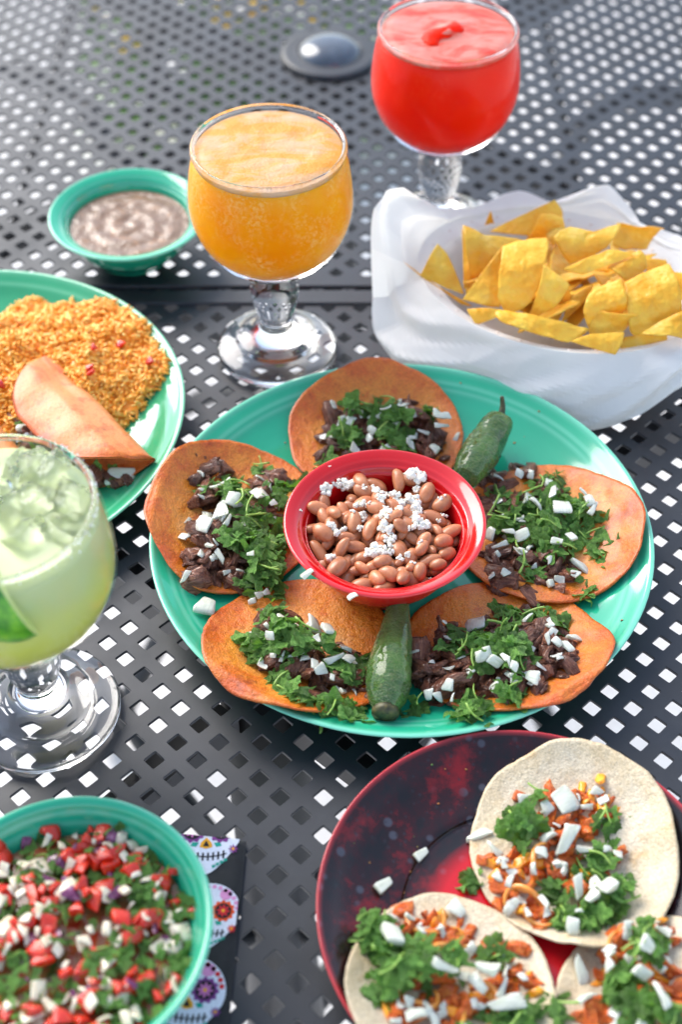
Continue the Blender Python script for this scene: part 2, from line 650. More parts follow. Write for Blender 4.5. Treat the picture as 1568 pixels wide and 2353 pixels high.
# ------------------------------------------------------------------ goblets
FOOT = [(0.0, 0.0030), (0.022, 0.0026), (0.034, 0.0008), (0.0400, 0.0004), (0.0416, 0.0018), (0.0414, 0.0042), (0.0395, 0.0060), (0.0330, 0.0082), (0.0282, 0.0104), (0.0266, 0.0118),
        (0.0250, 0.0128), (0.0180, 0.0160), (0.0132, 0.0205), (0.0112, 0.0255)]
STEM = [(0.0112, 0.0255), (0.0114, 0.0300), (0.0145, 0.0400), (0.0162, 0.0500), (0.0158, 0.0600), (0.0140, 0.0680), (0.0135, 0.0740)]
INNER = [(0.0457, 0.1605), (0.0497, 0.1490), (0.0519, 0.1340), (0.0524, 0.1210), (0.0505, 0.1095), (0.0455, 0.0975), (0.0368, 0.0875), (0.0260, 0.0812), (0.0, 0.0795)]
BOWLG = [(0.0135, 0.0740), (0.0160, 0.0755), (0.0280, 0.0790), (0.0380, 0.0860), (0.0465, 0.0965), (0.0515, 0.1090), (0.0535, 0.1210), (0.0530, 0.1340), (0.0511, 0.1490), (0.0487, 0.1605),
         (0.0484, 0.1622), (0.0474, 0.1632), (0.0462, 0.1625)] + INNER


def goblet(cx, cy, label, z0=0.0024, rot=0.0):
    t = empty('goblet', (cx, cy, z0))
    t.rotation_euler = (0, 0, rot)
    tag(t, label, 'glass', 'thick stemmed schooner glasses')
    BS = smooth_profile(BOWLG, 5)
    i0 = next(i for i, p in enumerate(BS) if p[1] >= 0.0840)
    i1 = next(i for i, p in enumerate(BS) if p[1] >= 0.1605)
    i2 = next(i for i, p in enumerate(BS) if i > i1 + 4 and p[1] <= 0.1606)
    pieces = (('foot', smooth_profile(FOOT, 5), 'glass'), ('stem', smooth_profile(STEM, 5), 'glass'),
              ('bowl_base', BS[:i0 + 1], 'glass'), ('bowl', BS[i0:i1 + 1], 'wall_glass'), ('rim', BS[i1:i2 + 1], 'glass'))
    for nm, pr, mt in pieces:
        v, f = lathe(pr, 96)
        if nm == 'bowl':
            v2, f2 = lathe(BS[i2:], 96)
            f = f + [tuple(i + len(v) for i in q) for q in f2]
            v = v + v2
        obj(nm, mesh_data('goblet_' + nm, v, f, M[mt], True), t)
    return t


def liquid(top_z, seg_lo=None, gap=0.00035):
    """profile of the drink up to top_z, starting at the axis bottom"""
    P = smooth_profile(INNER, 5)
    pr = [(max(r - gap, 0.0), z + (gap if r < 0.035 else 0)) for (r, z) in P if z <= top_z]
    rt = float(np.interp(top_z, [p[1] for p in P][::-1], [p[0] for p in P][::-1])) - gap
    pr = [(rt, top_z)] + pr
    return pr[::-1], rt


def drink_body(name, cx, cy, top, mat, label, cat, z0=0.0024):
    pr, rt = liquid(top)
    pr = pr + [(rt * k, top) for k in (0.8, 0.5, 0.2)] + [(0.0, top)]
    v, f = lathe(pr, 96)
    o = obj(name, mesh_data(name, v, f, mat, True), None, (cx, cy, z0))
    tag(o, label, cat)
    return o, rt


def foam(parent, z0, z1, mat, amp, seed, name='foam', wave=60, bump=None):
    """foam head from z0 to z1 following the inner wall"""
    P = smooth_profile(INNER, 5)
    rr = lambda z: float(np.interp(z, [p[1] for p in P][::-1], [p[0] for p in P][::-1])) - 0.00035
    n = 96
    prof = [(0.0, z0 + 0.0002), (rr(z0) * 0.7, z0 + 0.0002), (rr(z0), z0 + 0.0002), (rr((z0 + z1) / 2), (z0 + z1) / 2), (rr(z1), z1)]
    prof += [(rr(z1) * k, z1) for k in np.linspace(0.97, 0.03, 22)] + [(0.0, z1)]
    v, f = lathe(prof, n)
    v = np.array(v)
    R = rr(z1)
    r = np.hypot(v[:, 0], v[:, 1])
    topm = (v[:, 2] > z1 - 1e-6)
    for i in np.where(topm)[0]:
        x, y = v[i, 0], v[i, 1]
        w = min(1.0, (R - r[i]) / 0.006)
        h = amp * (nz((x, y, 0), wave, seed) + 0.5 * nz((x, y, 0), wave * 2.6, seed + 2))
        if bump:
            h += bump(x, y)
        v[i, 2] += w * h - 0.0012 * (1 - w)
    return obj(name, mesh_data(name, v, f, mat, True), parent)


def slush(name, main, deep, frost, amount=0.5):
    m = Mat(name, main, 0.45, Subsurface_Weight=0.8, Specular_IOR_Level=0.08)
    m.b.inputs['Subsurface Radius'].default_value = (0.014, 0.007, 0.003)
    m.b.inputs['Subsurface Scale'].default_value = 1.0
    base = m.ramp(m.noise(22, 4), [(0.3, deep), (0.65, main)])
    cl = m.ramp(m.noise(40, 3), [(0.42, (0, 0, 0)), (0.62, (1, 1, 1))])
    sp = m.ramp(m.noise(420, 5, 0.75), [(0.47, (0, 0, 0)), (0.60, (1, 1, 1))])
    m.color(m.mix(m.math('MULTIPLY', m.math('MULTIPLY', cl, sp), amount), base, frost))
    return m.m


M['orange_slush'] = slush('orange_slush', lin(255, 160, 0), lin(252, 134, 0), lin(252, 206, 140), 0.38)
M['red_slush'] = slush('red_slush', lin(244, 34, 0), lin(228, 12, 0), lin(250, 110, 70), 0.14)
m = Mat('orange_foam', lin(250, 225, 200), 0.55, Subsurface_Weight=0.3)
m.b.inputs['Subsurface Radius'].default_value = (0.004, 0.003, 0.002)
fz = m.noise(34, 6, 0.65, stretch=(0.8, 1.8, 1), dist=0.5)
m.color(m.ramp(fz, [(0.30, lin(200, 166, 136)), (0.46, lin(206, 156, 104)), (0.56, lin(214, 144, 34)), (0.66, lin(216, 138, 4))]))
m.bump(m.noise(500, 4), 0.5, 0.0012)
M['orange_foam'] = m.m
m = Mat('pink_foam', lin(250, 190, 178), 0.45, Subsurface_Weight=0.3)
m.b.inputs['Subsurface Radius'].default_value = (0.004, 0.002, 0.002)
fz = m.noise(26, 5, 0.6, stretch=(0.8, 1.8, 1), dist=1.2)
m.color(m.ramp(fz, [(0.35, lin(200, 130, 116)), (0.50, lin(206, 108, 88)), (0.58, lin(214, 64, 34)), (0.64, lin(216, 44, 10))]))
m.bump(m.noise(300, 4), 0.4, 0.001)
M['pink_foam'] = m.m

OG, RG, MG = (-0.0445, 0.7630), (0.0735, 0.9090), (-0.1625, 0.4570)
goblet(*OG, 'stemmed glass of orange frozen drink standing behind the big plate')
o, _ = drink_body('frozen_drink', *OG, 0.1558, M['orange_slush'], 'orange mango slush filling the middle stemmed glass', 'drink')
foam(o, 0.1558, 0.1600, M['orange_foam'], 0.0009, 1.0)
goblet(*RG, 'stemmed glass of red frozen drink standing behind the chip basket', rot=0.4)
o, _ = drink_body('frozen_drink', *RG, 0.1568, M['red_slush'], 'bright red slush filling the far stemmed glass', 'drink')


def swirl(x, y):
    # ridge of thick red slush across the middle of the foam
    d = abs((x + 0.003) * 0.62 - (y + 0.002) * 0.78 + 0.004 * math.sin(y * 220))
    e = math.exp(-((x + 0.002) ** 2 + (y + 0.003) ** 2) / 0.00024)
    return 0.0035 * math.exp(-(d / 0.0045) ** 2) * e


foam(o, 0.1568, 0.1602, M['pink_foam'], 0.0008, 4.0, wave=45, bump=swirl)
# thick streak of unfoamed slush on top
pts = []
vv, ff = [], []
for i, tt in enumerate(np.linspace(-1, 1, 26)):
    x = -0.004 + 0.012 * tt + 0.003 * math.sin(tt * 4)
    y = -0.004 + 0.016 * tt
    w = 0.0075 * (1 - 0.55 * tt ** 2) * (1 + 0.45 * nz((tt, 0, 0), 3.0, 2)) if abs(tt) < 0.999 else 0.0002
    for k in range(9):
        s = -1 + k / 4
        vv.append((x + s * w, y - s * w * 0.55, 0.1596 + 0.0045 * (1 - s * s) * (1 - 0.6 * tt * tt) + 0.0006 * nz((x, y, s), 300, 3)))
    if i:
        for k in range(8):
            a = (i - 1) * 9 + k
            ff.append((a, a + 1, a + 10, a + 9))
obj('slush_streak', mesh_data('slush_streak', vv, ff, M['red_slush']), o)
goblet(*MG, 'stemmed glass of pale lime margarita with ice at left edge', rot=1.0)

m = Mat('lime_margarita', lin(206, 208, 130), 0.25, Subsurface_Weight=0.5)
m.b.inputs['Subsurface Radius'].default_value = (0.008, 0.009, 0.004)
sep = m.new('ShaderNodeSeparateXYZ')
m.l.new(m.co(), sep.inputs[0])
zz = m.math('MULTIPLY', sep.outputs['Z'], 6.0)
zz = m.math('ADD', zz, m.math('MULTIPLY', m.noise(45, 3), 0.22))
m.color(m.ramp(zz, [(0.58, lin(194, 192, 62)), (0.78, lin(198, 202, 96)), (1.02, lin(186, 196, 140))]))
M['margarita'] = m.m
o, rt = drink_body('margarita', *MG, 0.1530, M['margarita'], 'pale yellow green margarita in the left stemmed glass', 'drink')

# ------------------------------------------------------------------ height map that food is dropped on
HX0, HX1, HY0, HY1, HC = -0.37, 0.27, 0.22, 1.02, 0.0006
HNX, HNY = int((HX1 - HX0) / HC), int((HY1 - HY0) / HC)
H = np.zeros((HNX, HNY), np.float32)
GXX, GYY = np.meshgrid(HX0 + (np.arange(HNX) + 0.5) * HC, HY0 + (np.arange(HNY) + 0.5) * HC, indexing='ij')


def hidx(x, y):
    i = np.clip(((np.asarray(x) - HX0) / HC).astype(int), 1, HNX - 2)
    j = np.clip(((np.asarray(y) - HY0) / HC).astype(int), 1, HNY - 2)
    return i, j


def hget(x, y):
    i, j = hidx(x, y)
    return H[i, j]


def hset_dish(c, z0, fn, R):
    r = np.hypot(GXX - c[0], GYY - c[1])
    k = r < R
    H[k] = z0 + fn(r[k])


def stamp(P, wide=1):
    i, j = hidx(P[:, 0], P[:, 1])
    z = P[:, 2].astype(np.float32)
    for di in range(-wide, wide + 1):
        for dj in range(-wide, wide + 1):
            np.maximum.at(H, (np.clip(i + di, 0, HNX - 1), np.clip(j + dj, 0, HNY - 1)), z)


def scale_at(x, y, z):
    return F_PX / (y * math.cos(PITCH) + (CAM_H - z) * math.sin(PITCH))


class Proto:
    def __init__(self, verts, faces, mats, smooth=True, name='piece', attrs=None):
        self.v = np.asarray(verts, float)
        self.me = {}
        for k, mt in mats.items():
            self.me[k] = mesh_data(name, self.v, faces, mt, smooth, attrs)


def rotm(n, ang):
    """rotation with local z along n, spun by ang"""
    n = np.asarray(n, float)
    n = n / np.linalg.norm(n)
    a = np.array([math.cos(ang), math.sin(ang), 0])
    a = a - n * a.dot(n)
    a /= np.linalg.norm(a)
    b = np.cross(n, a)
    return np.stack([a, b, n], 1)


def drop(name, proto, key, parent, x, y, size, tilt=0.3, sink=0.18, ang=None, lie=0.8, rng=RNG, avoid=None, q=0.985, lift=0.0, stamp_it=True, cand=1, jit=0.0):
    if cand > 1:                                  # settle into the lowest of a few nearby spots
        best = None
        for _ in range(cand):
            qx, qy = x + rng.uniform(-jit, jit), y + rng.uniform(-jit, jit)
            hh = float(hget(qx, qy))
            if best is None or hh < best[0]:
                best = (hh, qx, qy)
        x, y = best[1], best[2]
    if avoid is not None:
        for (ax, ay, ar) in avoid:
            d = math.hypot(x - ax, y - ay)
            if d < ar + size * 0.9:
                k = (ar + size * 0.9) / max(d, 1e-6)
                x, y = ax + (x - ax) * k, ay + (y - ay) * k
    e = max(size * 0.8, 0.002)
    gx = float(hget(x + e, y) - hget(x - e, y)) / (2 * e)
    gy = float(hget(x, y + e) - hget(x, y - e)) / (2 * e)
    gx, gy = np.clip([gx, gy], -0.8, 0.8)
    n = np.array([-gx * lie + rng.gauss(0, tilt), -gy * lie + rng.gauss(0, tilt), 1.0])
    if ang is None:
        ang = rng.uniform(0, 2 * math.pi)
    R = rotm(n, ang)
    P = (proto.v * size) @ R.T
    d = hget(P[:, 0] + x, P[:, 1] + y) - P[:, 2]
    z = float(np.quantile(d, q)) - sink * size + lift
    Wd = P + np.array([x, y, z])
    if stamp_it:
        stamp(Wd)
    o = bpy.data.objects.new(name, proto.me[key])
    COL.objects.link(o)
    o.rotation_mode = 'QUATERNION'
    o.rotation_quaternion = Matrix(R.tolist()).to_quaternion()
    o.scale = (size,) * 3
    if parent is not None:
        o.parent = parent
        pl = parent.location
        o.location = (x - pl[0], y - pl[1], z - pl[2])
    else:
        o.location = (x, y, z)
    return o


# ------------------------------------------------------------------ food materials
def food(name, stops, scale, rough=0.5, sss=0.0, rad=(0.003, 0.002, 0.001), bump=None, stretch=None, rand_dark=0.0, detail=5, spec=0.5, coat=0.0):
    m = Mat(name, stops[0][1], rough, Specular_IOR_Level=spec)
    c = m.ramp(m.noise(scale, detail, 0.6, stretch=stretch, rand=True), stops)
    if rand_dark:
        rr = m.rnd()
        k = m.math('MULTIPLY_ADD', rr, rand_dark)
        k.node.inputs[2].default_value = 1.0 - rand_dark / 2
        mv = m.new('ShaderNodeVectorMath', operation='SCALE')
        m.l.new(c, mv.inputs[0])
        m.l.new(k, mv.inputs['Scale'])
        c = mv.outputs[0]
    m.color(c)
    if sss:
        m.b.inputs['Subsurface Weight'].default_value = sss
        m.b.inputs['Subsurface Radius'].default_value = rad
        m.b.inputs['Subsurface Scale'].default_value = 1.0
    if coat:
        m.b.inputs['Coat Weight'].default_value = coat
        m.b.inputs['Coat Roughness'].default_value = 0.15
    if bump:
        m.bump(m.noise(bump[0], 4, stretch=stretch), bump[1], bump[2])
    return m


# textures on pieces run in unit-sized piece space (a piece is about two units long)
M['beef'] = food('chopped_beef', [(0.25, lin(92, 48, 34)), (0.5, lin(148, 88, 64)), (0.72, lin(206, 146, 112))], 2.2, 0.42, bump=(6, 0.7, 0.25), stretch=(0.4, 3.5, 3.5), rand_dark=0.75, coat=0.4).m
M['pastor'] = food('orange_chicken', [(0.25, lin(186, 64, 12)), (0.5, lin(230, 106, 28)), (0.72, lin(250, 156, 62))], 1.6, 0.35, 0.1, bump=(5, 0.5, 0.2), rand_dark=0.4, coat=0.3).m
M['pineapple'] = food('grilled_pineapple', [(0.3, lin(236, 130, 12)), (0.6, lin(250, 172, 40))], 1.4, 0.3, 0.3, rand_dark=0.2, coat=0.3).m
M['onion'] = food('raw_onion', [(0.3, lin(196, 200, 180)), (0.55, lin(218, 220, 204)), (0.75, lin(190, 200, 166))], 1.1, 0.22, 0.5, (0.004, 0.004, 0.003), stretch=(0.5, 3, 1), rand_dark=0.10, coat=0.2).m
M['grilled_onion'] = food('grilled_onion', [(0.3, lin(226, 130, 40)), (0.65, lin(240, 164, 74))], 1.5, 0.28, 0.4, (0.004, 0.003, 0.001), coat=0.4).m
M['white_onion'] = food('salsa_onion', [(0.3, lin(226, 206, 172)), (0.6, lin(244, 228, 200)), (0.8, lin(212, 190, 150))], 1.1, 0.25, 0.4, (0.004, 0.003, 0.002), rand_dark=0.25, coat=0.3).m
M['red_onion'] = food('red_onion', [(0.35, lin(84, 30, 64)), (0.55, lin(140, 70, 110)), (0.7, lin(200, 160, 180))], 1.0, 0.25, 0.2, coat=0.3, rand_dark=0.3).m
M['tomato'] = food('tomato', [(0.3, lin(196, 24, 8)), (0.55, lin(226, 52, 20)), (0.75, lin(236, 92, 48))], 0.9, 0.2, 0.25, (0.004, 0.0015, 0.001), rand_dark=0.3, coat=0.5, bump=(4, 0.2, 0.15)).m


def leaf_mat(name, dark, lightc, rand=0.45):
    m = Mat(name, dark, 0.38, Specular_IOR_Level=0.5)
    vein = m.ramp(m.noise(5, 4, stretch=(3, 0.7, 1), rand=True), [(0.3, dark), (0.7, lightc)])
    rr = m.rnd()
    k = m.math('MULTIPLY_ADD', rr, rand * 1.6)
    k.node.inputs[2].default_value = 1.0 - rand * 0.8
    mv = m.new('ShaderNodeVectorMath', operation='SCALE')
    m.l.new(vein, mv.inputs[0])
    m.l.new(k, mv.inputs['Scale'])
    m.color(mv.outputs[0])
    m.bump(m.noise(7, 3, stretch=(3, 1, 1)), 0.5, 0.15)
    m.translucent(0.32, lin(120, 176, 50))
    return m.m


M['cilantro'] = leaf_mat('cilantro_leaf', lin(64, 116, 44), lin(140, 184, 92), 0.62)
M['stem'] = food('cilantro_stem', [(0.3, lin(116, 160, 60)), (0.7, lin(160, 190, 96))], 2, 0.35, 0.3).m

# ------------------------------------------------------------------ prototypes (unit half-length pieces)
def spow(p, e):
    return np.sign(p) * np.abs(p) ** e


def cuts(P, seed, n, lo, hi):
    """knife cuts: flatten what lies beyond a few random planes"""
    rs_ = random.Random(seed * 17 + 3)
    for _ in range(n):
        d = np.array([rs_.gauss(0, 1) * 0.7, rs_.gauss(0, 1), rs_.gauss(0, 1)])
        d /= np.linalg.norm(d)
        ext = (P @ d).max()
        off = ext * rs_.uniform(lo, hi)
        over = np.maximum(P @ d - off, 0)
        P = P - over[:, None] * d * 0.95
    return P


def chunk(seed, dims, e=0.75, lump=0.22, fibre=0.10, bend=0.0, sub=3):
    v, f = ico(sub)
    p = spow(v, e)
    p = p / np.abs(p).max()
    out = []
    for q in p:
        d = lump * nz(q, 1.5, seed) + 0.5 * lump * nz(q, 3.3, seed + 5)
        fb = fibre * nz((q[0] * 1.2, q[1] * 7, q[2] * 7), 1.0, seed + 9)
        r = q * (1 + d + fb)
        r = r * np.array(dims)
        r[2] += bend * (r[0] ** 2)
        r[1] += bend * 0.5 * math.sin(r[0] * 2.0)
        out.append(r)
    P = cuts(np.array(out), seed, 5, 0.45, 0.8)
    P = np.array([q * (1 + 0.5 * fibre * nz((q[0] * 1.5, q[1] * 9, q[2] * 9), 1.6, seed + 2)) for q in P])
    return P, f


BEEF = [Proto(*chunk(s, d, 0.62, 0.42, 0.20, b), {'beef': M['beef']}, name='meat') for s, d, b in
        ((1, (1, .50, .24), .3), (2, (1, .66, .26), -.25), (3, (1, .34, .22), .5), (4, (1, .75, .30), .15), (5, (1, .42, .30), -.4), (6, (1, .55, .20), .35), (7, (1, .24, .18), -.6), (8, (.9, .8, .42), 0), (9, (1, .30, .24), .4), (10, (1, .6, .34), -.1))]
PASTOR = [Proto(*chunk(s + 20, d, 0.6, 0.36, 0.14, b), {'pastor': M['pastor'], 'pineapple': M['pineapple']}, name='chicken') for s, d, b in
          ((1, (1, .55, .34), .2), (2, (1, .7, .36), 0), (3, (1, .38, .3), .35), (4, (.9, .75, .42), -.1), (5, (1, .34, .28), -.35), (6, (1, .26, .22), .4))]


def onion_piece(seed, dims, bend):
    v, f = ico(3)
    p = spow(v, 0.26)
    p = p / np.abs(p).max()
    # taper and shear for cut faces
    rs = random.Random(seed)
    tx, ty, sh = rs.uniform(-.6, .35), rs.uniform(-.5, .5), rs.uniform(-.45, .45)
    tz, sk = rs.uniform(-.5, .2), rs.uniform(-.35, .35)
    out = []
    for q in p:
        r = q * np.array(dims)
        r[1] *= 1 + tx * q[0]
        r[0] += sh * r[1]
        r[2] *= 1 + tz * q[0]
        r[0] += sk * r[2]
        r[2] += ty * 0.15 * q[0]
        r = r + 0.07 * np.array([nz(q, 2, seed), nz(q, 2, seed + 3), nz(q, 2, seed + 6)])
        r[2] -= bend * r[0] ** 2
        out.append(r)
    return cuts(np.array(out), seed, 2, 0.55, 0.9), f


OK_ = {'onion': M['onion'], 'white_onion': M['white_onion'], 'red_onion': M['red_onion']}
ONION = [Proto(*onion_piece(s, d, b), OK_, name='onion') for s, d, b in
         ((1, (1, .58, .17), .22), (2, (1, .34, .17), .16), (3, (1, .80, .20), .26), (4, (1, .26, .15), .3), (5, (1, .66, .36), .08), (6, (1, .9, .15), .34), (7, (1, .5, .3), -.12), (8, (1, .7, .16), -.3), (9, (1, .42, .22), .4), (10, (1, .75, .26), .15))]
ONION_LONG = [ONION[1], ONION[3]]
TOMATO = [Proto(*onion_piece(s + 30, d, b), {'tomato': M['tomato']}, name='tomato') for s, d, b in
          ((1, (1, .75, .6), .05), (2, (1, .6, .45), .2), (3, (.95, .9, .55), .1), (4, (1, .5, .5), -.1), (5, (1, .7, .3), .3))]


def leaf_piece(seed, a0, a1, lobes, crumple, sharp=0.11):
    """flat cut of a lobed cilantro leaf: polar fan about the leaf base"""
    rs = random.Random(seed)
    nth, nr = 46, 6
    verts, faces = [], []
    ph = rs.uniform(0, 6)
    for i in range(nth):
        th = a0 + (a1 - a0) * i / (nth - 1)
        lob = abs(math.cos(lobes * th + ph * 0.15))
        rr = 0.52 + 0.55 * lob ** 0.7 + sharp * math.cos(th * lobes * 5 + ph) * (0.4 + lob)
        rr *= 1.0 + 0.15 * math.sin(th * 2 + ph)
        for j in range(nr):
            t = (j / (nr - 1)) ** 0.85
            r = 0.06 + (rr - 0.06) * t
            x = r * math.cos(th) - 0.45
            y = r * math.sin(th)
            z = crumple * (0.34 * nz((x, y, 0), 1.6, seed) + 0.16 * nz((x, y, 0), 4, seed)) + 0.10 * math.cos(lobes * 2 * th + ph) * t + 0.20 * (y * y) * (0.5 + crumple * 0.3) - 0.10 * x * x
            verts.append((x, y, z))
    for i in range(nth - 1):
        for j in range(nr - 1):
            a = i * nr + j
            faces.append((a, a + 1, a + nr + 1, a + nr))
    return np.array(verts), faces


LEAF = [Proto(*leaf_piece(s, a0, a1, lb, cr), {'leaf': M['cilantro']}, name='cilantro') for s, a0, a1, lb, cr in
        ((1, -1.9, 1.9, 1.45, 0.5), (2, -1.3, 1.5, 1.6, 0.7), (3, -0.4, 1.7, 1.5, 0.5), (4, -1.7, 0.5, 1.7, 0.8), (5, -0.8, 0.8, 2.0, 0.6), (6, -2.1, 2.1, 1.3, 1.0), (7, -0.5, 0.6, 2.4, 0.4))]


def stem_piece(seed, bend):
    pts = [(-1 + 2 * t, bend * math.sin(t * 3.1), 0.15 * math.sin(t * 2 + seed)) for t in np.linspace(0, 1, 7)]
    return tube_vf(pts, [0.10, 0.10, 0.095, 0.09, 0.085, 0.08, 0.07], 7)


STEMS = [Proto(*stem_piece(s, b), {'stem': M['stem']}, name='cilantro_stem') for s, b in ((1, 0.1), (2, 0.35), (3, -0.25))]


def ring_piece(seed, a0, a1):
    pts, rad = [], []
    for t in np.linspace(0, 1, 14):
        a = a0 + (a1 - a0) * t
        pts.append((math.cos(a), math.sin(a) * 0.8, 0.12 * math.sin(3 * a + seed)))
        rad.append(0.13 * (0.6 + 0.5 * math.sin(math.pi * t)))
    v, f = tube_vf(pts, rad, 8)
    v = np.array(v)
    return v, f


COOKED = [Proto(*ring_piece(s, a0, a1), {'g': M['grilled_onion']}, name='grilled_onion') for s, a0, a1 in ((1, 0, 2.6), (2, 0.3, 4.2), (3, 0, 1.8))]

# ------------------------------------------------------------------ tortillas
def tortilla_mat(name, mid, edge, hot, brown, bump, oil=0.1):
    m = Mat(name, mid, 0.40, Specular_IOR_Level=0.45, Coat_Weight=oil, Coat_Roughness=0.22)
    e = m.attr('edge')
    w = m.math('ADD', m.math('MULTIPLY', e, 0.55), m.math('MULTIPLY', m.noise(42, 5, 0.65), 0.75))
    c = m.ramp(w, [(0.38, mid), (0.72, edge), (1.0, hot)])
    spots = m.ramp(m.noise(120, 5, 0.65), [(0.52, (0, 0, 0)), (0.64, (1, 1, 1))])
    c = m.mix(m.math('MULTIPLY', spots, 0.65), c, hot)
    char = m.ramp(m.noise(230, 4, 0.6), [(0.66, (0, 0, 0)), (0.72, (1, 1, 1))])
    c = m.mix(m.math('MULTIPLY', char, 0.55), c, brown)
    sp2 = m.ramp(m.noise(48, 5, 0.6), [(0.60, (0, 0, 0)), (0.70, (1, 1, 1))])
    c = m.mix(m.math('MULTIPLY', sp2, 0.75), c, brown)
    fine = m.ramp(m.noise(900, 3), [(0.35, (0.80, 0.78, 0.74)), (0.65, (1.08, 1.08, 1.08))])
    m.color(m.mix(1.0, c, fine, 'MULTIPLY'))
    h = m.math('ADD', m.noise(bump[0], 3), m.math('MULTIPLY', m.noise(bump[0] * 4, 3), 0.35))
    m.bump(h, bump[1], bump[2])
    return m.m


M['red_tortilla'] = tortilla_mat('chile_fried_tortilla', lin(222, 176, 116), lin(234, 144, 42), lin(208, 88, 12), lin(146, 56, 14), (300, 0.7, 0.0018), 0.35)
M['corn_tortilla'] = tortilla_mat('corn_tortilla', lin(216, 202, 176), lin(220, 206, 180), lin(212, 190, 152), lin(204, 166, 112), (330, 0.6, 0.0014))
M['fold_tortilla'] = tortilla_mat('folded_tortilla', lin(230, 150, 88), lin(226, 130, 58), lin(206, 92, 30), lin(140, 62, 24), (300, 0.35, 0.001))


def tortilla(parent, cx, cy, rx, ry, rot, seed, mat, curl=(), wob=0.045, thick=0.0013, iters=30, lift=0.0014, wave=0.0012):
    """disc draped over the height map; curl = [(direction deg, amount m, start fraction)]"""
    nth, nr = 96, 30
    ca, sa = math.cos(rot), math.sin(rot)
    X = np.zeros((nr, nth)); Y = np.zeros((nr, nth)); E = np.zeros((nr, nth)); C = np.zeros((nr, nth))
    for k in range(nth):
        a = 2 * math.pi * k / nth
        w = 1 + wob * (nz((math.cos(a), math.sin(a), 0), 1.6, seed) * 1.3 + 0.22 * nz((math.cos(a), math.sin(a), 0), 6, seed) + 0.16 * nz((math.cos(a), math.sin(a), 0), 16, seed))
        for i in range(nr):
            t = (i / (nr - 1)) ** 0.9
            lx, ly = rx * w * t * math.cos(a), ry * w * t * math.sin(a)
            X[i, k] = cx + lx * ca - ly * sa
            Y[i, k] = cy + lx * sa + ly * ca
            E[i, k] = t
            for (dg, amt, st) in curl:
                d = math.radians(dg)
                s = t * max(0.0, math.cos(a + rot - d))
                if s > st:
                    C[i, k] += amt * ((s - st) / (1 - st)) ** 1.6
    base = hget(X, Y) + lift
    Z = base.copy()
    for it in range(iters):
        A = Z.copy()
        A[1:-1] = (Z[:-2] + Z[2:] + np.roll(Z[1:-1], 1, 1) + np.roll(Z[1:-1], -1, 1)) / 4
        A[-1] = (Z[-2] * 2 + np.roll(Z[-1], 1) + np.roll(Z[-1], -1)) / 4
        Z = np.maximum(base, A)
    for i in range(nr):
        for k in range(nth):
            Z[i, k] += C[i, k] + wave * (0.5 + nz((X[i, k], Y[i, k], 0), 55, seed)) * E[i, k] + 0.4 * wave * nz((X[i, k], Y[i, k], 0), 190, seed)
    Z += thick
    top = np.stack([X, Y, Z], -1).reshape(-1, 3)
    stamp(top, 1)
    # fill stamp gaps
    bot = top.copy()
    bot[:, 2] -= thick
    # shrink bottom edge slightly for a rounded edge
    loc = np.array(parent.location)
    V = np.concatenate([top, bot]) - loc
    n = nr * nth
    faces = []
    for i in range(nr - 1):
        for k in range(nth):
            k2 = (k + 1) % nth
            a, b, c, d = i * nth + k, i * nth + k2, (i + 1) * nth + k2, (i + 1) * nth + k
            faces.append((a, d, c, b))
            faces.append((a + n, b + n, c + n, d + n))
    for k in range(nth):
        k2 = (k + 1) % nth
        a, b = (nr - 1) * nth + k, (nr - 1) * nth + k2
        faces.append((a, a + n, b + n, b))
    edge = np.concatenate([E.ravel(), E.ravel()])
    return obj('tortilla', mesh_data('tortilla', V, faces, mat, True, {'edge': edge}), parent)


def zoomer(u0, v0, k):
    return (lambda x, y, z=0.026: at(u0 + k * x, v0 + k * y, z)), k


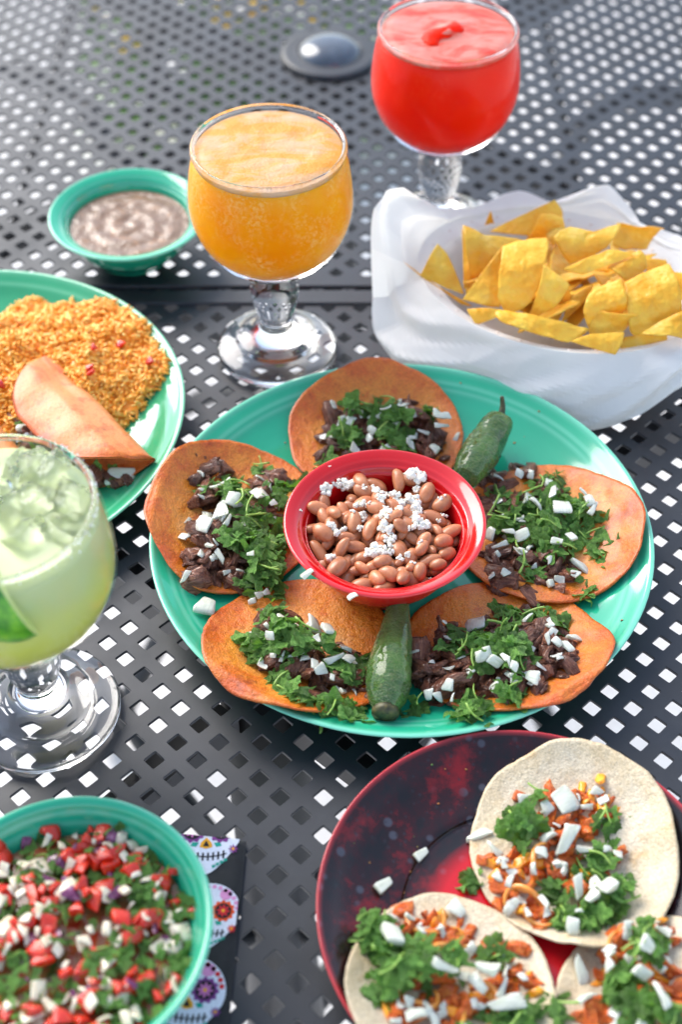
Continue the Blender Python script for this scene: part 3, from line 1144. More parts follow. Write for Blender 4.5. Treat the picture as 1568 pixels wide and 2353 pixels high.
def fill_taco(t, Z, k, zg, meat, onions, leaves, meat_protos, meat_key, msize, avoid=None, seed=1, per=5, stems=5, lsize=(0.0052, 0.0096), extra=None, mr=80):
    rs = random.Random(seed)
    # meat
    for lay in range(per):
        for (mx, my) in meat:
            a, r = rs.uniform(0, 6.28), mr * math.sqrt(rs.random()) * (1.0 if lay < per - 1 else 0.5)
            x, y, _ = Z(mx + r * math.cos(a), my + r * math.sin(a), zg)
            if avoid and math.hypot(x - avoid[0][0], y - avoid[0][1]) < avoid[0][2] + 0.005:
                continue
            key = meat_key
            if meat_key == 'pastor' and rs.random() < 0.16:
                key = 'pineapple'
            drop('meat' if meat_key == 'beef' else ('pineapple' if key == 'pineapple' else 'chicken'), rs.choice(meat_protos), key, t, x, y,
                 rs.uniform(*msize) * rs.choice((0.7, 1.0, 1.15)), 0.5, 0.2, rng=rs, avoid=avoid, q=0.74, cand=3, jit=0.006)
    if extra:
        extra(rs)
    for (mx, my) in meat:                         # small onion bits everywhere
        for _ in range(3):
            a, r = rs.uniform(0, 6.28), mr * 1.1 * math.sqrt(rs.random())
            x, y, _ = Z(mx + r * math.cos(a), my + r * math.sin(a), zg + 0.004)
            if avoid and math.hypot(x - avoid[0][0], y - avoid[0][1]) < avoid[0][2] + 0.004:
                continue
            if rs.random() < 0.6:
                drop('onion', rs.choice(ONION), 'onion', t, x, y, rs.uniform(0.0020, 0.0036), 0.3, 0.1, rng=rs, avoid=avoid, q=0.85)
    mid = len(onions) // 8
    order = [('o', q) for q in onions[:mid]] + [('l', q) for q in leaves] + [('o', q) for q in onions[mid:]]
    for kind, q in order:
        if kind == 'o':
            x, y, _ = Z(q[0], q[1], zg + 0.006)
            sz = q[2] * k / scale_at(x, y, zg) * 0.78
            pr = rs.choice(ONION if len(q) < 4 else ONION_LONG)
            drop('onion', pr, 'onion', t, x, y, sz, 0.25, 0.15, rng=rs, avoid=avoid, q=0.88, ang=(q[3] if len(q) > 3 else None))
        else:
            cx, cy, r, n = q
            for i in range(int(n * 2.0)):
                a, rr = rs.uniform(0, 6.28), r * math.sqrt(rs.random())
                x, y, _ = Z(cx + 1.12 * rr * math.cos(a), cy + 1.12 * rr * math.sin(a), zg + 0.006)
                if avoid and math.hypot(x - avoid[0][0], y - avoid[0][1]) < avoid[0][2] + 0.002:
                    continue
                if rs.random() < 0.10:
                    drop('cilantro_stem', rs.choice(STEMS), 'stem', t, x, y, rs.uniform(0.004, 0.0075), 0.25, 0.05, rng=rs, avoid=avoid)
                else:
                    drop('cilantro', rs.choice(LEAF), 'leaf', t, x, y, rs.uniform(*lsize), 0.34, 0.16, rng=rs, avoid=avoid, q=0.72, lie=0.9)


# ------------------------------------------------------------------ five beef tacos round the red bowl
hset_dish(MAIN, MAIN_Z0, main_z, 0.1486)
BA = [(RB[0], RB[1], 0.0560)]                    # keep toppings off the bowl rim


def taco(name, u, v, z, label):
    x, y, _ = at(u, v, z)
    t = empty('taco', (x, y, 0.012))
    tag(t, label, 'taco', name)
    return t, x, y


GR5 = 'beef tacos on the big turquoise plate'
t1, x1, y1 = taco(GR5, 692, 1484, 0.016, 'beef taco at the lower left of the big plate, left of the front jalapeno')
tortilla(t1, x1, y1, 0.0545, 0.0530, 0.3, 11, M['red_tortilla'], [(200, 0.003, 0.5), (250, 0.002, 0.6)])
t2, x2, y2 = taco(GR5, 1163, 1486, 0.016, 'beef taco at the lower right of the big plate, right of the front jalapeno')
tortilla(t2, x2, y2, 0.0580, 0.0510, -0.2, 12, M['red_tortilla'], [(330, 0.002, 0.6)], wob=0.05)
t3, x3, y3 = taco(GR5, 866, 985, 0.020, 'beef taco at the back of the big plate, beside the stemmed jalapeno')
tortilla(t3, x3, y3, 0.0560, 0.0530, 0.1, 13, M['red_tortilla'], [(90, 0.005, 0.4), (150, 0.002, 0.5)])
t4, x4, y4 = taco(GR5, 537, 1187, 0.018, 'beef taco with upturned edge at the far left of the big plate')
tortilla(t4, x4, y4, 0.0495, 0.0600, -0.35, 14, M['red_tortilla'], [(170, 0.007, 0.5), (110, 0.006, 0.55), (225, 0.003, 0.5)])
t5, x5, y5 = taco(GR5, 1260, 1214, 0.018, 'beef taco at the right of the big plate, piled with cilantro')
tortilla(t5, x5, y5, 0.0560, 0.0555, 0.0, 15, M['red_tortilla'], [(350, 0.003, 0.5)])
hset_dish(RB, RB_Z0, bowl_z, 0.0573)
Z1, k1 = zoomer(428.8, 1301.6, 0.3418)
fill_taco(t1, Z1, k1, 0.024,
          [(530, 380), (480, 480), (900, 270), (980, 330), (1150, 400), (1180, 450), (850, 650), (930, 750), (1100, 760), (520, 620), (700, 650), (820, 300), (1050, 560), (1180, 350), (1100, 680), (640, 560), (750, 560), (600, 430)],
          [(690, 370, 105), (860, 360, 90), (650, 310, 60), (1000, 590, 95), (560, 530, 45), (880, 520, 40), (840, 240, 60), (950, 420, 66), (1105, 410, 52), (1075, 490, 56), (1100, 580, 55)],
          [(570, 250, 55, 7), (430, 470, 60, 6), (520, 520, 70, 8), (720, 490, 120, 18), (950, 490, 60, 6), (600, 700, 45, 4), (700, 810, 50, 5), (820, 870, 50, 3), (1000, 900, 80, 8), (1130, 920, 70, 8), (1120, 660, 50, 6), (1200, 530, 35, 3), (970, 620, 35, 3)],
          BEEF, 'beef', (0.0048, 0.0088), BA, seed=21, per=8, mr=76)
Z2, k2 = zoomer(918.8, 1339.9, 0.3125)
fill_taco(t2, Z2, k2, 0.024,
          [(370, 320), (180, 500), (250, 620), (400, 680), (560, 640), (400, 560), (860, 260), (1040, 290), (1140, 340), (980, 520), (1180, 520), (1060, 480), (1170, 610), (750, 720), (880, 700), (1000, 690), (280, 740), (740, 260), (560, 450), (720, 500)],
          [(730, 300, 55), (620, 580, 85), (700, 610, 75), (770, 590, 50), (560, 215, 110), (940, 250, 62), (1300, 330, 85, 0.35), (1090, 430, 60), (1160, 450, 52), (800, 640, 55), (840, 665, 55), (970, 700, 70), (390, 805, 46), (680, 800, 55)],
          [(790, 140, 70, 6), (1000, 170, 60, 6), (1190, 200, 40, 3), (520, 400, 130, 17), (720, 420, 130, 18), (880, 560, 60, 6), (820, 530, 60, 6), (580, 610, 35, 2), (520, 800, 60, 6), (560, 880, 90, 10), (820, 800, 65, 7), (130, 820, 35, 2), (590, 270, 20, 1)],
          BEEF, 'beef', (0.0050, 0.0092), BA, seed=22, per=8, mr=76)
Z3, k3 = zoomer(643.2, 826.9, 0.2930)
fill_taco(t3, Z3, k3, 0.026,
          [(450, 350), (390, 540), (600, 600), (750, 600), (900, 580), (1000, 300), (1150, 580), (1250, 620), (620, 370), (1000, 420), (800, 420), (1100, 420), (500, 450)],
          [(750, 355, 80), (640, 340, 42), (960, 365, 52), (830, 390, 46), (1265, 380, 85, 0.1), (1265, 425, 85, 0.1), (720, 455, 58), (700, 520, 52), (590, 590, 56), (1270, 460, 85, 0.05), (1280, 500, 80, 0.0), (490, 670, 75, 1.4), (1130, 480, 66), (1400, 440, 60), (1020, 560, 55), (1040, 500, 50)],
          [(540, 480, 80, 16), (760, 275, 100, 12), (900, 490, 120, 16), (380, 690, 60, 6), (1170, 350, 60, 7), (960, 590, 40, 4), (540, 330, 30, 3)],
          BEEF, 'beef', (0.0048, 0.0088), BA, seed=23, per=8, mr=76)
Z4, k4 = zoomer(336.9, 995.4, 0.2442)
fill_taco(t4, Z4, k4, 0.026,
          [(600, 330), (1130, 330), (560, 540), (720, 850), (600, 1050), (480, 1200), (820, 1080), (850, 800), (520, 1120), (680, 1200), (640, 960), (1150, 430), (800, 650), (1000, 800), (1100, 650), (980, 1000)],
          [(560, 650, 130), (700, 700, 120), (340, 880, 75), (380, 690, 70), (690, 450, 110), (880, 1170, 60), (980, 1140, 50), (800, 640, 95), (770, 800, 100, 1.3), (530, 830, 120), (1070, 520, 110), (690, 1110, 95, 2.3), (980, 1410, 50), (1060, 1380, 50), (1120, 1360, 44), (1190, 610, 45)],
          [(1130, 850, 200, 26), (1180, 1080, 190, 30), (1080, 1230, 140, 16), (830, 400, 120, 8), (900, 560, 160, 14), (1060, 150, 50, 3), (1460, 330, 60, 5), (1280, 480, 60, 6), (540, 420, 40, 2), (820, 960, 60, 3)],
          BEEF, 'beef', (0.0052, 0.0098), BA, seed=24, per=8, mr=96)
Z5, k5 = zoomer(784.0, 918.8, 0.5)
fill_taco(t5, Z5, k5, 0.026,
          [(650, 370), (700, 300), (860, 300), (700, 690), (760, 760), (850, 690), (950, 790), (1040, 720), (780, 650), (1000, 650), (920, 620), (720, 430), (940, 350), (850, 450), (960, 500), (780, 520)],
          [(870, 395, 50), (980, 390, 52), (690, 550, 40), (840, 580, 46), (740, 610, 52), (775, 570, 38), (910, 430, 52), (1020, 460, 60), (1150, 430, 56), (1170, 460, 56, 1.1), (1125, 390, 36), (1000, 620, 36), (1115, 680, 62, -0.4), (1070, 570, 34)],
          [(950, 390, 120, 24), (870, 510, 90, 16), (1000, 560, 95, 16), (1100, 470, 60, 9), (880, 710, 45, 5), (1190, 510, 40, 3), (1220, 600, 55, 6), (1130, 760, 50, 6), (740, 370, 55, 5), (740, 500, 40, 4)],
          BEEF, 'beef', (0.0050, 0.0092), BA, seed=25, per=8, mr=58)

# stray onion on the big plate
for (u, v, s, lab) in ((478, 1410, 0.0062, 'large white onion dice lying alone at the plate left, below the left taco'), (430, 1362, 0.0042, 'small white onion sliver on the plate rim below the left taco')):
    x, y, _ = at(u, v, 0.012)
    o = drop('onion', ONION[2] if s > 0.005 else ONION[1], 'onion', None, x, y, s, 0.05, 0.05, ang=1.3)
    tag(o, lab, 'onion', 'stray onion pieces')

# ------------------------------------------------------------------ jalapenos
def jalapeno(path, radii, label, stem_end, butt):
    """ribbed, blistered pepper swept along a bent axis"""
    P = [np.array(p) for p in smooth3(path, 16)]
    rr = np.interp(np.linspace(0, 1, len(P)), np.linspace(0, 1, len(radii)), radii)
    n = 40
    base = P[0].copy()
    t = empty('jalapeno', (base[0], base[1], 0.01))
    tag(t, label, 'pepper', 'roasted jalapenos on the big plate')
    v, f = tube_vf([p - np.array(t.location) for p in P], rr, n)
    v = np.array(v)
    k = len(P)
    for i in range(k):
        for j in range(n):
            q = v[i * n + j]
            c = P[i] - np.array(t.location)
            w = 0.06 * nz(q, 90, 3) + 0.03 * nz(q, 320, 5) + 0.05 * nz((i * 1.1, 2.2 * math.cos(6.283 * j / n), 2.2 * math.sin(6.283 * j / n)), 1.0, 7)
            v[i * n + j] = c + (q - c) * (1 + w)
    obj('pepper_body', mesh_data('pepper_body', v, f, M['jalapeno']), t)
    if stem_end is not None:
        e = P[-1] - np.array(t.location)
        pts = [e + np.array(s) for s in stem_end]
        sv, sf = tube_vf(smooth3(pts, 4), np.linspace(0.0026, 0.0012, 4 * (len(pts) - 1) + 1), 9)
        obj('stem', mesh_data('stem', sv, sf, M['pepper_stem']), t)
    if butt:
        e = P[0] - np.array(t.location)
        d = (P[0] - P[4]); d /= np.linalg.norm(d)
        sv, sf = tube_vf([e - d * 0.002, e + d * 0.002, e + d * 0.004, e + d * 0.0048], [0.0068, 0.0076, 0.0060, 0.0022], 16)
        sv = np.array([np.array(q) * 1 + 0.0006 * np.array([nz(q, 300, 1), nz(q, 300, 2), nz(q, 300, 3)]) for q in sv])
        obj('cut_end', mesh_data('cut_end', sv, sf, M['pepper_stem']), t)
    return t


m = Mat('roasted_jalapeno', lin(44, 96, 34), 0.2, Specular_IOR_Level=0.6, Coat_Weight=0.6, Coat_Roughness=0.08)
c = m.ramp(m.noise(60, 4), [(0.3, lin(52, 98, 36)), (0.6, lin(98, 148, 58)), (0.8, lin(146, 178, 96))])
ch = m.ramp(m.noise(140, 5, 0.65), [(0.60, (0, 0, 0)), (0.72, (1, 1, 1))])
c = m.mix(m.math('MULTIPLY', ch, 0.55), c, lin(150, 150, 84))
vd = m.new('ShaderNodeTexVoronoi', feature='DISTANCE_TO_EDGE')
vd.inputs['Scale'].default_value = 330
mpv = m.new('ShaderNodeMapping')
mpv.inputs['Scale'].default_value = (0.55, 1.5, 1)
m.l.new(m.co(), mpv.inputs[0])
m.l.new(mpv.outputs[0], vd.inputs['Vector'])
crk = m.ramp(vd.outputs['Distance'], [(0.02, (1, 1, 1)), (0.10, (0, 0, 0))])
m.color(m.mix(m.math('MULTIPLY', crk, 0.32), c, lin(150, 168, 96)))
m.bump(m.math('ADD', m.noise(240, 4, 0.7, stretch=(1, 3.5, 1), dist=1.5), m.math('MULTIPLY', m.noise(700, 3), 0.5)), 1.0, 0.0045)
M['jalapeno'] = m.m
m = Mat('charred_stem', lin(60, 56, 30), 0.5)
m.color(m.ramp(m.noise(300, 4), [(0.35, lin(34, 34, 22)), (0.6, lin(82, 78, 40)), (0.8, lin(120, 96, 52))]))
M['pepper_stem'] = m.m
a0, a1, a2 = at(1070, 1098, 0.030), at(1112, 1030, 0.029), at(1146, 972, 0.031)
a3 = at(1152, 958, 0.032)
jalapeno([a0, (a0 + a1) / 2 + [0, 0, .001], a1, a2, a3], [0.0078, 0.0106, 0.0116, 0.0116, 0.0108, 0.0080, 0.003], 'blistered green jalapeno with a dark stem behind the red bowl', [(0, 0, 0), (0.0008, 0.003, 0.002), (0.0012, 0.006, 0.005), (0.0004, 0.008, 0.010)], False)
b0, b1, b2, b3 = at(886, 1632, 0.024), at(893, 1560, 0.026), at(908, 1460, 0.026), at(918, 1372, 0.024)
jalapeno([b0, b1, b2, b3], [0.0060, 0.0104, 0.0124, 0.0120, 0.0106, 0.0086, 0.0068, 0.0045], 'long green jalapeno with a charred end at the front of the big plate', None, True)

# ------------------------------------------------------------------ beans and cheese in the red bowl
M['bean'] = food('pinto_bean', [(0.25, lin(160, 92, 58)), (0.5, lin(190, 120, 80)), (0.75, lin(210, 146, 104))], 0.9, 0.36, 0.15, (0.003, 0.0015, 0.001), rand_dark=0.45, coat=0.12).m
m = Mat('bean_broth', lin(96, 44, 30), 0.15)
m.color(m.ramp(m.noise(80, 3), [(0.3, lin(70, 30, 22)), (0.7, lin(120, 60, 40))]))
M['broth'] = m.m


def bean_shape(seed, dims, kink):
    v, f = ico(3)
    out = []
    for q in v:
        r = q * np.array(dims) * (1 + 0.05 * nz(q, 1.5, seed))
        r[1] -= kink * (1 - q[0] ** 2) * (1 if q[1] < 0 else 0.55) * -1
        out.append(r)
    return np.array(out), f


BEANS = [Proto(*bean_shape(s, d, k), {'b': M['bean']}, name='bean') for s, d, k in ((1, (1, .62, .50), .12), (2, (1, .58, .48), .18), (3, (1, .68, .55), .05), (4, (.92, .66, .56), .1), (5, (1.05, .55, .46), .2))]
v, f = lathe([(0.0, 0.0), (0.02, 0.0), (0.0414, 0.0)], 64)
o = obj('bean_broth', mesh_data('bean_broth', v, f, M['broth']), None, (*RB, RB_Z0 + 0.0275))
tag(o, 'thin brown broth under the beans in the red bowl', 'broth')
r = np.hypot(GXX - RB[0], GYY - RB[1])
H[r < 0.0414] = np.maximum(H[r < 0.0414], RB_Z0 + 0.0262 + 0.004 * (1 - (r[r < 0.0414] / 0.0414) ** 2))
rs = random.Random(5)
for lay, (num, rad) in enumerate(((58, 0.0385), (56, 0.0405), (34, 0.034))):
    for i in range(num):
        a, q = rs.uniform(0, 6.283), rad * math.sqrt(rs.random())
        o = drop('bean', rs.choice(BEANS), 'b', None, RB[0] + q * math.cos(a), RB[1] + q * math.sin(a), rs.uniform(0.0048, 0.0084), 0.25, 0.12, rng=rs, q=0.80, cand=6, jit=0.008, lie=0.7)
        d = math.hypot(o.location.x - RB[0], o.location.y - RB[1])
        tag(o, 'glossy brown pinto bean in the small red bowl', 'bean', 'pinto beans in the red bowl')
m = Mat('crumbled_cheese', lin(240, 234, 218), 0.7, Subsurface_Weight=0.3)
m.b.inputs['Subsurface Radius'].default_value = (0.003, 0.003, 0.002)
m.color(m.ramp(m.noise(3, 4), [(0.3, lin(236, 228, 208)), (0.7, lin(250, 247, 238))]))
M['cheese'] = m.m


def crumble(seed, nlump):
    rs = random.Random(seed)
    V, Fc = [], []
    v0, f0 = ico(2)
    for i in range(nlump):
        a, d = rs.uniform(0, 6.28), (0.0 if i == 0 else rs.uniform(0.35, 0.8))
        c = np.array([d * math.cos(a), d * math.sin(a) * 0.8, rs.uniform(-.1, .35)])
        s = rs.uniform(0.14, 0.42)
        vv = np.array([q * s * (1 + 0.8 * nz(q, 2.6, seed + i)) + c for q in v0])
        Fc += [tuple(k + sum(len(x) for x in V) for k in fc) for fc in f0]
        V.append(vv)
    return np.concatenate(V), Fc


CHEESE = [Proto(*crumble(s, n), {'c': M['cheese']}, name='cheese_crumb') for s, n in ((1, 12), (2, 16), (3, 10), (4, 20), (5, 6))]
rs = random.Random(9)
for (x0, y0, s0) in ((395, 320, 45), (545, 270, 52), (480, 275, 36), (1000, 245, 66), (1010, 310, 26), (640, 440, 42), (650, 490, 30), (760, 375, 48), (770, 430, 40), (900, 410, 58), (985, 400, 55), (1000, 460, 50), (790, 500, 45), (800, 550, 52), (800, 600, 52), (835, 650, 46),
                     (740, 730, 62), (690, 745, 40), (830, 720, 45), (1000, 550, 66), (1050, 560, 50), (990, 600, 45), (440, 600, 60), (525, 580, 32), (430, 765, 38), (580, 500, 22), (900, 770, 28), (945, 755, 26), (1190, 470, 24), (1170, 390, 20), (1030, 700, 20), (660, 330, 22), (720, 305, 26), (630, 585, 26),
                     (850, 380, 28), (890, 500, 30), (1160, 510, 18), (980, 815, 20), (645, 525, 26), (690, 455, 14), (1200, 370, 16), (800, 335, 30), (230, 490, 12), (425, 215, 9), (1105, 842, 13)):
    x, y, _ = at(612.6 + 0.3418 * x0, 1026 + 0.3418 * y0, RB_Z0 + 0.036)
    o = drop('cheese_crumb', rs.choice(CHEESE if s0 > 25 else CHEESE[2::2]), 'c', None, x, y, s0 * 0.3418 / scale_at(x, y, 0.045) * 1.15, 0.2, 0.3, rng=rs, q=0.8)
    edge = math.hypot(x - RB[0], y - RB[1]) > 0.043
    tag(o, 'tiny crumb of white cheese stuck on the red bowl rim' if edge else 'crumbled white cheese scattered on the pinto beans', 'cheese', 'cheese crumbs on the rim' if edge else 'cheese crumbs on the beans')

# ------------------------------------------------------------------ brown salsa in the far bowl
m = Mat('roasted_salsa', lin(176, 146, 116), 0.22, Specular_IOR_Level=0.6)
c = m.ramp(m.noise(70, 6, 0.7, dist=0.8), [(0.3, lin(112, 84, 62)), (0.55, lin(138, 108, 82)), (0.7, lin(154, 104, 52))])
c = m.mix(m.ramp(m.noise(420, 3), [(0.62, (0, 0, 0)), (0.7, (1, 1, 1))]), c, lin(110, 92, 70))
m.color(c)
m.bump(m.noise(190, 4, dist=0.6), 0.35, 0.002)
M['salsa'] = m.m
zs = 0.0262
rsl = 0.0435
prof = [(rsl * k, zs) for k in np.linspace(1.0, 0.04, 24)] + [(0.0, zs)]
v, f = lathe(prof, 90)
v = np.array(v)
for i in range(len(v)):
    rr_ = math.hypot(v[i, 0], v[i, 1])
    ang = math.atan2(v[i, 1], v[i, 0])
    w = min(1, (rsl - rr_) / 0.006)
    v[i, 2] += w * (0.0006 * nz(v[i], 120, 2) + 0.0007 * math.sin(rr_ * 420 + ang * 1.0) * math.exp(-rr_ * 30))
f = [tuple(reversed(q)) for q in f]
o = obj('salsa', mesh_data('salsa', v, f, M['salsa']), None, (*SB, 0.0018))
tag(o, 'smooth brown tomatillo salsa filling the far turquoise bowl', 'salsa')

# ------------------------------------------------------------------ rice and folded tacos on the left plate
hset_dish(LEFT, 0.0024, left_z, 0.1475)
m = Mat('orange_rice', lin(236, 160, 50), 0.38, Subsurface_Weight=0.25)
m.b.inputs['Subsurface Radius'].default_value = (0.003, 0.002, 0.0008)
gi = m.new('ShaderNodeAttribute', attribute_name='tone')
m.color(m.ramp(gi.outputs['Fac'], [(0.0, lin(252, 148, 30)), (0.5, lin(255, 182, 64)), (1.0, lin(255, 214, 124))]))
M['rice'] = m.m
rc = at(105, 838, 0.02)


def rice_h(x, y):
    dx, dy = (x - rc[0]) / 0.078, (y - rc[1]) / 0.070
    d = math.hypot(dx, dy) * (1 + 0.10 * nz((x, y, 0), 45, 4) + 0.07 * nz((x, y, 0), 110, 6))
    if d >= 1:
        return -1
    return 0.024 * (1 - d ** 3.2) * (1 + 0.30 * nz((x, y, 0), 60, 8) + 0.12 * nz((x, y, 0), 180, 3))


# mound of rice under the loose top grains
gn = 70
vv, ff, idx = [], [], {}
for i in range(gn):
    for j in range(gn):
        x = rc[0] - 0.085 + 0.17 * i / (gn - 1)
        y = rc[1] - 0.078 + 0.156 * j / (gn - 1)
        h = rice_h(x, y)
        if h > 0.001:
            idx[i, j] = len(vv)
            vv.append((x, y, float(hget(x, y)) + h - 0.0016))
for (i, j) in idx:
    q = [(i, j), (i + 1, j), (i + 1, j + 1), (i, j + 1)]
    if all(k in idx for k in q):
        ff.append([idx[k] for k in q])
ov, of = ico(1)
G = np.array([q * np.array([1, 0.28, 0.25]) for q in ov])
tone = [0.3] * len(vv)
Vs, Fs, nb = [np.array(vv)], list(map(tuple, ff)), len(vv)
rs = random.Random(12)
cnt = 0
while cnt < 4400:
    x, y = rc[0] + rs.uniform(-.083, .083), rc[1] + rs.uniform(-.075, .075)
    h = rice_h(x, y)
    if h < 0.0 or x < -0.33:
        continue
    z = float(hget(x, y)) + max(h, 0.0016) + rs.uniform(-0.0018, 0.0014)
    n = np.array([rs.gauss(0, .5), rs.gauss(0, .5), 1.0])
    Rm = rotm(n, rs.uniform(0, 6.28))
    L = rs.uniform(0.0030, 0.0042)
    Vs.append((G * L) @ Rm.T + [x, y, z])
    Fs += [tuple(k + nb for k in fc) for fc in of]
    nb += len(G)
    tone += [min(1, max(0, rs.gauss(0.52, 0.22)))] * len(G)
    cnt += 1
V = np.concatenate(Vs)
stamp(V, 0)
o = obj('rice', mesh_data('rice', V, Fs, M['rice'], True, {'tone': tone}))
tag(o, 'heap of orange rice on the green plate at left', 'rice', None, 'stuff')
# tomato bits in the rice
for (zx, zy) in ((1130, 770), (690, 900), (720, 730), (910, 640), (10, 960), (690, 870)):
    x, y, _ = at(0.3027 * zx, 597.2 + 0.3027 * zy, 0.03)
    o = drop('tomato_bit', TOMATO[1], 'tomato', None, x, y, 0.0030, 0.4, 0.3, rng=rs)
    tag(o, 'small red tomato bit cooked into the orange rice', 'tomato', 'tomato bits in the rice')
x, y, _ = at(0.3027 * 965, 597.2 + 0.3027 * 1325, 0.012)
gp = Proto(G, of, {'r': food('single_rice', [(0.3, lin(226, 140, 40)), (0.7, lin(240, 170, 70))], 1.0, 0.4).m}, name='rice_grain')
o = drop('rice_grain', gp, 'r', None, x, y, 0.0035, 0.05, 0.1, ang=1.4)
tag(o, 'single orange rice grain lying alone on the green plate', 'rice')


def folded_taco(S, E, depth, zspine, zopen, label, seed):
    """half-moon of a folded tortilla: spine from S to E, open rounded side to the right of S->E"""
    S, E = np.array(S[:2]), np.array(E[:2])
    ax = (E - S); L = np.linalg.norm(ax); ax /= L
    pr = np.array([ax[1], -ax[0]])
    mid = (S + E) / 2
    t = empty('folded_taco', (mid[0], mid[1], 0.01))
    tag(t, label, 'taco', 'folded tacos on the green plate')
    ns, nt = 56, 26

    def sheet(up):
        vv, ff, ed = [], [], []
        for i in range(ns):
            s = -1 + 2 * i / (ns - 1)
            dmax = depth * math.sqrt(max(0.0, 1 - abs(s) ** 2.3)) * (1 + 0.03 * nz((s, 0, 0), 3, seed)) + 0.0006
            for j in range(nt):
                w = j / (nt - 1)
                tt = dmax * w
                xy = mid + ax * (s * L / 2) + pr * tt
                b = float(hget0(xy[0], xy[1]))
                if up:
                    prof = zspine + (zopen - zspine) * min(1.0, (tt / 0.022)) ** 0.6
                    prof += 0.0035 * max(0, 1 - ((tt - 0.004) / 0.009) ** 2) if tt < 0.013 else 0
                    z = 0.0105 + prof + 0.0022 * nz((xy[0], xy[1], 0), 45, seed) - 0.002 * (w ** 3)
                    z = max(z, b + 0.0035)
                else:
                    z = max(b + 0.0012, 0.0) + 0.0018
                vv.append((*(xy - mid), z - 0.01))
                ed.append(max(w ** 2, abs(s) ** 3))
        for i in range(ns - 1):
            for j in range(nt - 1):
                a = i * nt + j
                ff.append((a, a + 1, a + nt + 1, a + nt) if up else (a, a + nt, a + nt + 1, a + 1))
        n = len(vv)
        th = 0.0016
        vv2 = vv + [(p[0], p[1], p[2] - th) for p in vv]
        f2 = ff + [tuple(k + n for k in reversed(q)) for q in ff]
        loop = [(i * nt + nt - 1) for i in range(ns)]
        for a, b in zip(loop[:-1], loop[1:]):
            f2.append((a, b, b + n, a + n))
        for i in (0, ns - 1):
            for j in range(nt - 1):
                a = i * nt + j
                f2.append((a, a + 1, a + 1 + n, a + n))
        for i in range(ns - 1):                      # closed spine
            a, b = i * nt, (i + 1) * nt
            f2.append((b, a, a + n, b + n))
        return vv2, f2, ed + ed
    for nm, up in (('lower_flap', False), ('upper_flap', True)):
        vv, ff, ed = sheet(up)
        obj(nm, mesh_data(nm, vv, ff, M['fold_tortilla'], True, {'edge': ed}), t)
    return t, mid, ax, pr, L


H0 = H.copy()
kk = np.hypot(GXX - LEFT[0], GYY - LEFT[1])
H0[kk < 0.1475] = 0.0024 + left_z(kk[kk < 0.1475])


def hget0(x, y):
    i, j = hidx(x, y)
    return H0[i, j]


zz3 = lambda x, y, z: at(0.3027 * x, 597.2 + 0.3027 * y, z)
tf, mid, ax, pr_, L = folded_taco(zz3(430, 800, 0.022), zz3(1185, 1555, 0.022), 0.052, 0.012, 0.030, 'orange folded taco leaning against the rice on the green plate', 3)
rs = random.Random(31)


def stuffing(t, mid, ax, pr_, L, depth, n, s0, s1, w0, w1, lo=0.012, hi=0.024):
    for i in range(n):
        s = rs.uniform(s0, s1)
        dm = depth * math.sqrt(max(0, 1 - abs(s) ** 2.3))
        w = rs.uniform(w0, w1)
        xy = mid + ax * (s * L / 2) + pr_ * dm * w
        kind = rs.random()
        pro, key, nm = (rs.choice(BEEF), 'beef', 'meat') if kind < 0.48 else ((rs.choice(LEAF), 'leaf', 'cilantro') if kind < 0.85 else (rs.choice(ONION), 'onion', 'onion'))
        o = bpy.data.objects.new(nm, pro.me[key])
        COL.objects.link(o)
        o.parent = t
        zb = float(hget0(xy[0], xy[1]))
        z = max(rs.uniform(lo, hi), zb + 0.004)
        o.location = (xy[0] - mid[0], xy[1] - mid[1], z - 0.01)
        o.rotation_euler = (rs.uniform(-.7, .7), rs.uniform(-.7, .7), rs.uniform(0, 6.28))
        sc_ = rs.uniform(0.005, 0.0085)
        o.scale = (sc_,) * 3


stuffing(tf, mid, ax, pr_, L, 0.054, 80, 0.05, 0.92, 0.72, 1.0)
stuffing(tf, mid, ax, pr_, L, 0.054, 40, -0.95, 0.1, 0.80, 0.98)
off = np.array([-0.072, -0.004])
S2, E2 = zz3(430, 800, 0.022)[:2] + off, zz3(1185, 1555, 0.022)[:2] + off
tf2, mid2, ax2, pr2, L2 = folded_taco(S2, E2, 0.056, 0.008, 0.026, 'second folded taco mostly hidden behind the lime drink at left edge', 7)
stuffing(tf2, mid2, ax2, pr2, L2, 0.056, 50, -0.9, 0.6, 0.8, 1.0)

# ------------------------------------------------------------------ three pastor tacos on the mottled plate
hset_dish(DP, DP_Z0, red_z, 0.0998)
GR3 = 'corn tortilla tacos on the mottled plate'
t6, x6, y6 = taco(GR3, 1540, 2335, 0.018, 'corn tortilla taco cut off by the bottom right corner of the picture')
tortilla(t6, x6, y6, 0.0520, 0.0520, 0.0, 41, M['corn_tortilla'], [(180, 0.005, 0.5)])
t7, x7, y7 = taco(GR3, 1036, 2275, 0.018, 'corn tortilla taco at the lower left of the mottled plate')
tortilla(t7, x7, y7, 0.0485, 0.0530, 0.2, 42, M['corn_tortilla'], [(0, 0.006, 0.5), (180, 0.003, 0.6)])
t8, x8, y8 = taco(GR3, 1322, 1938, 0.018, 'corn tortilla taco at the back of the mottled plate')
tortilla(t8, x8, y8, 0.0510, 0.0560, 0.15, 43, M['corn_tortilla'], [(90, 0.002, 0.6), (270, 0.009, 0.55), (0, 0.003, 0.6)])


def cooked(t, Z, spots, zg, rs_):
    for (mx, my, s) in spots:
        x, y, _ = Z(mx, my, zg + 0.004)
        drop('grilled_onion', rs_.choice(COOKED), 'g', t, x, y, s, 0.3, 0.1, rng=rs_, q=0.8)


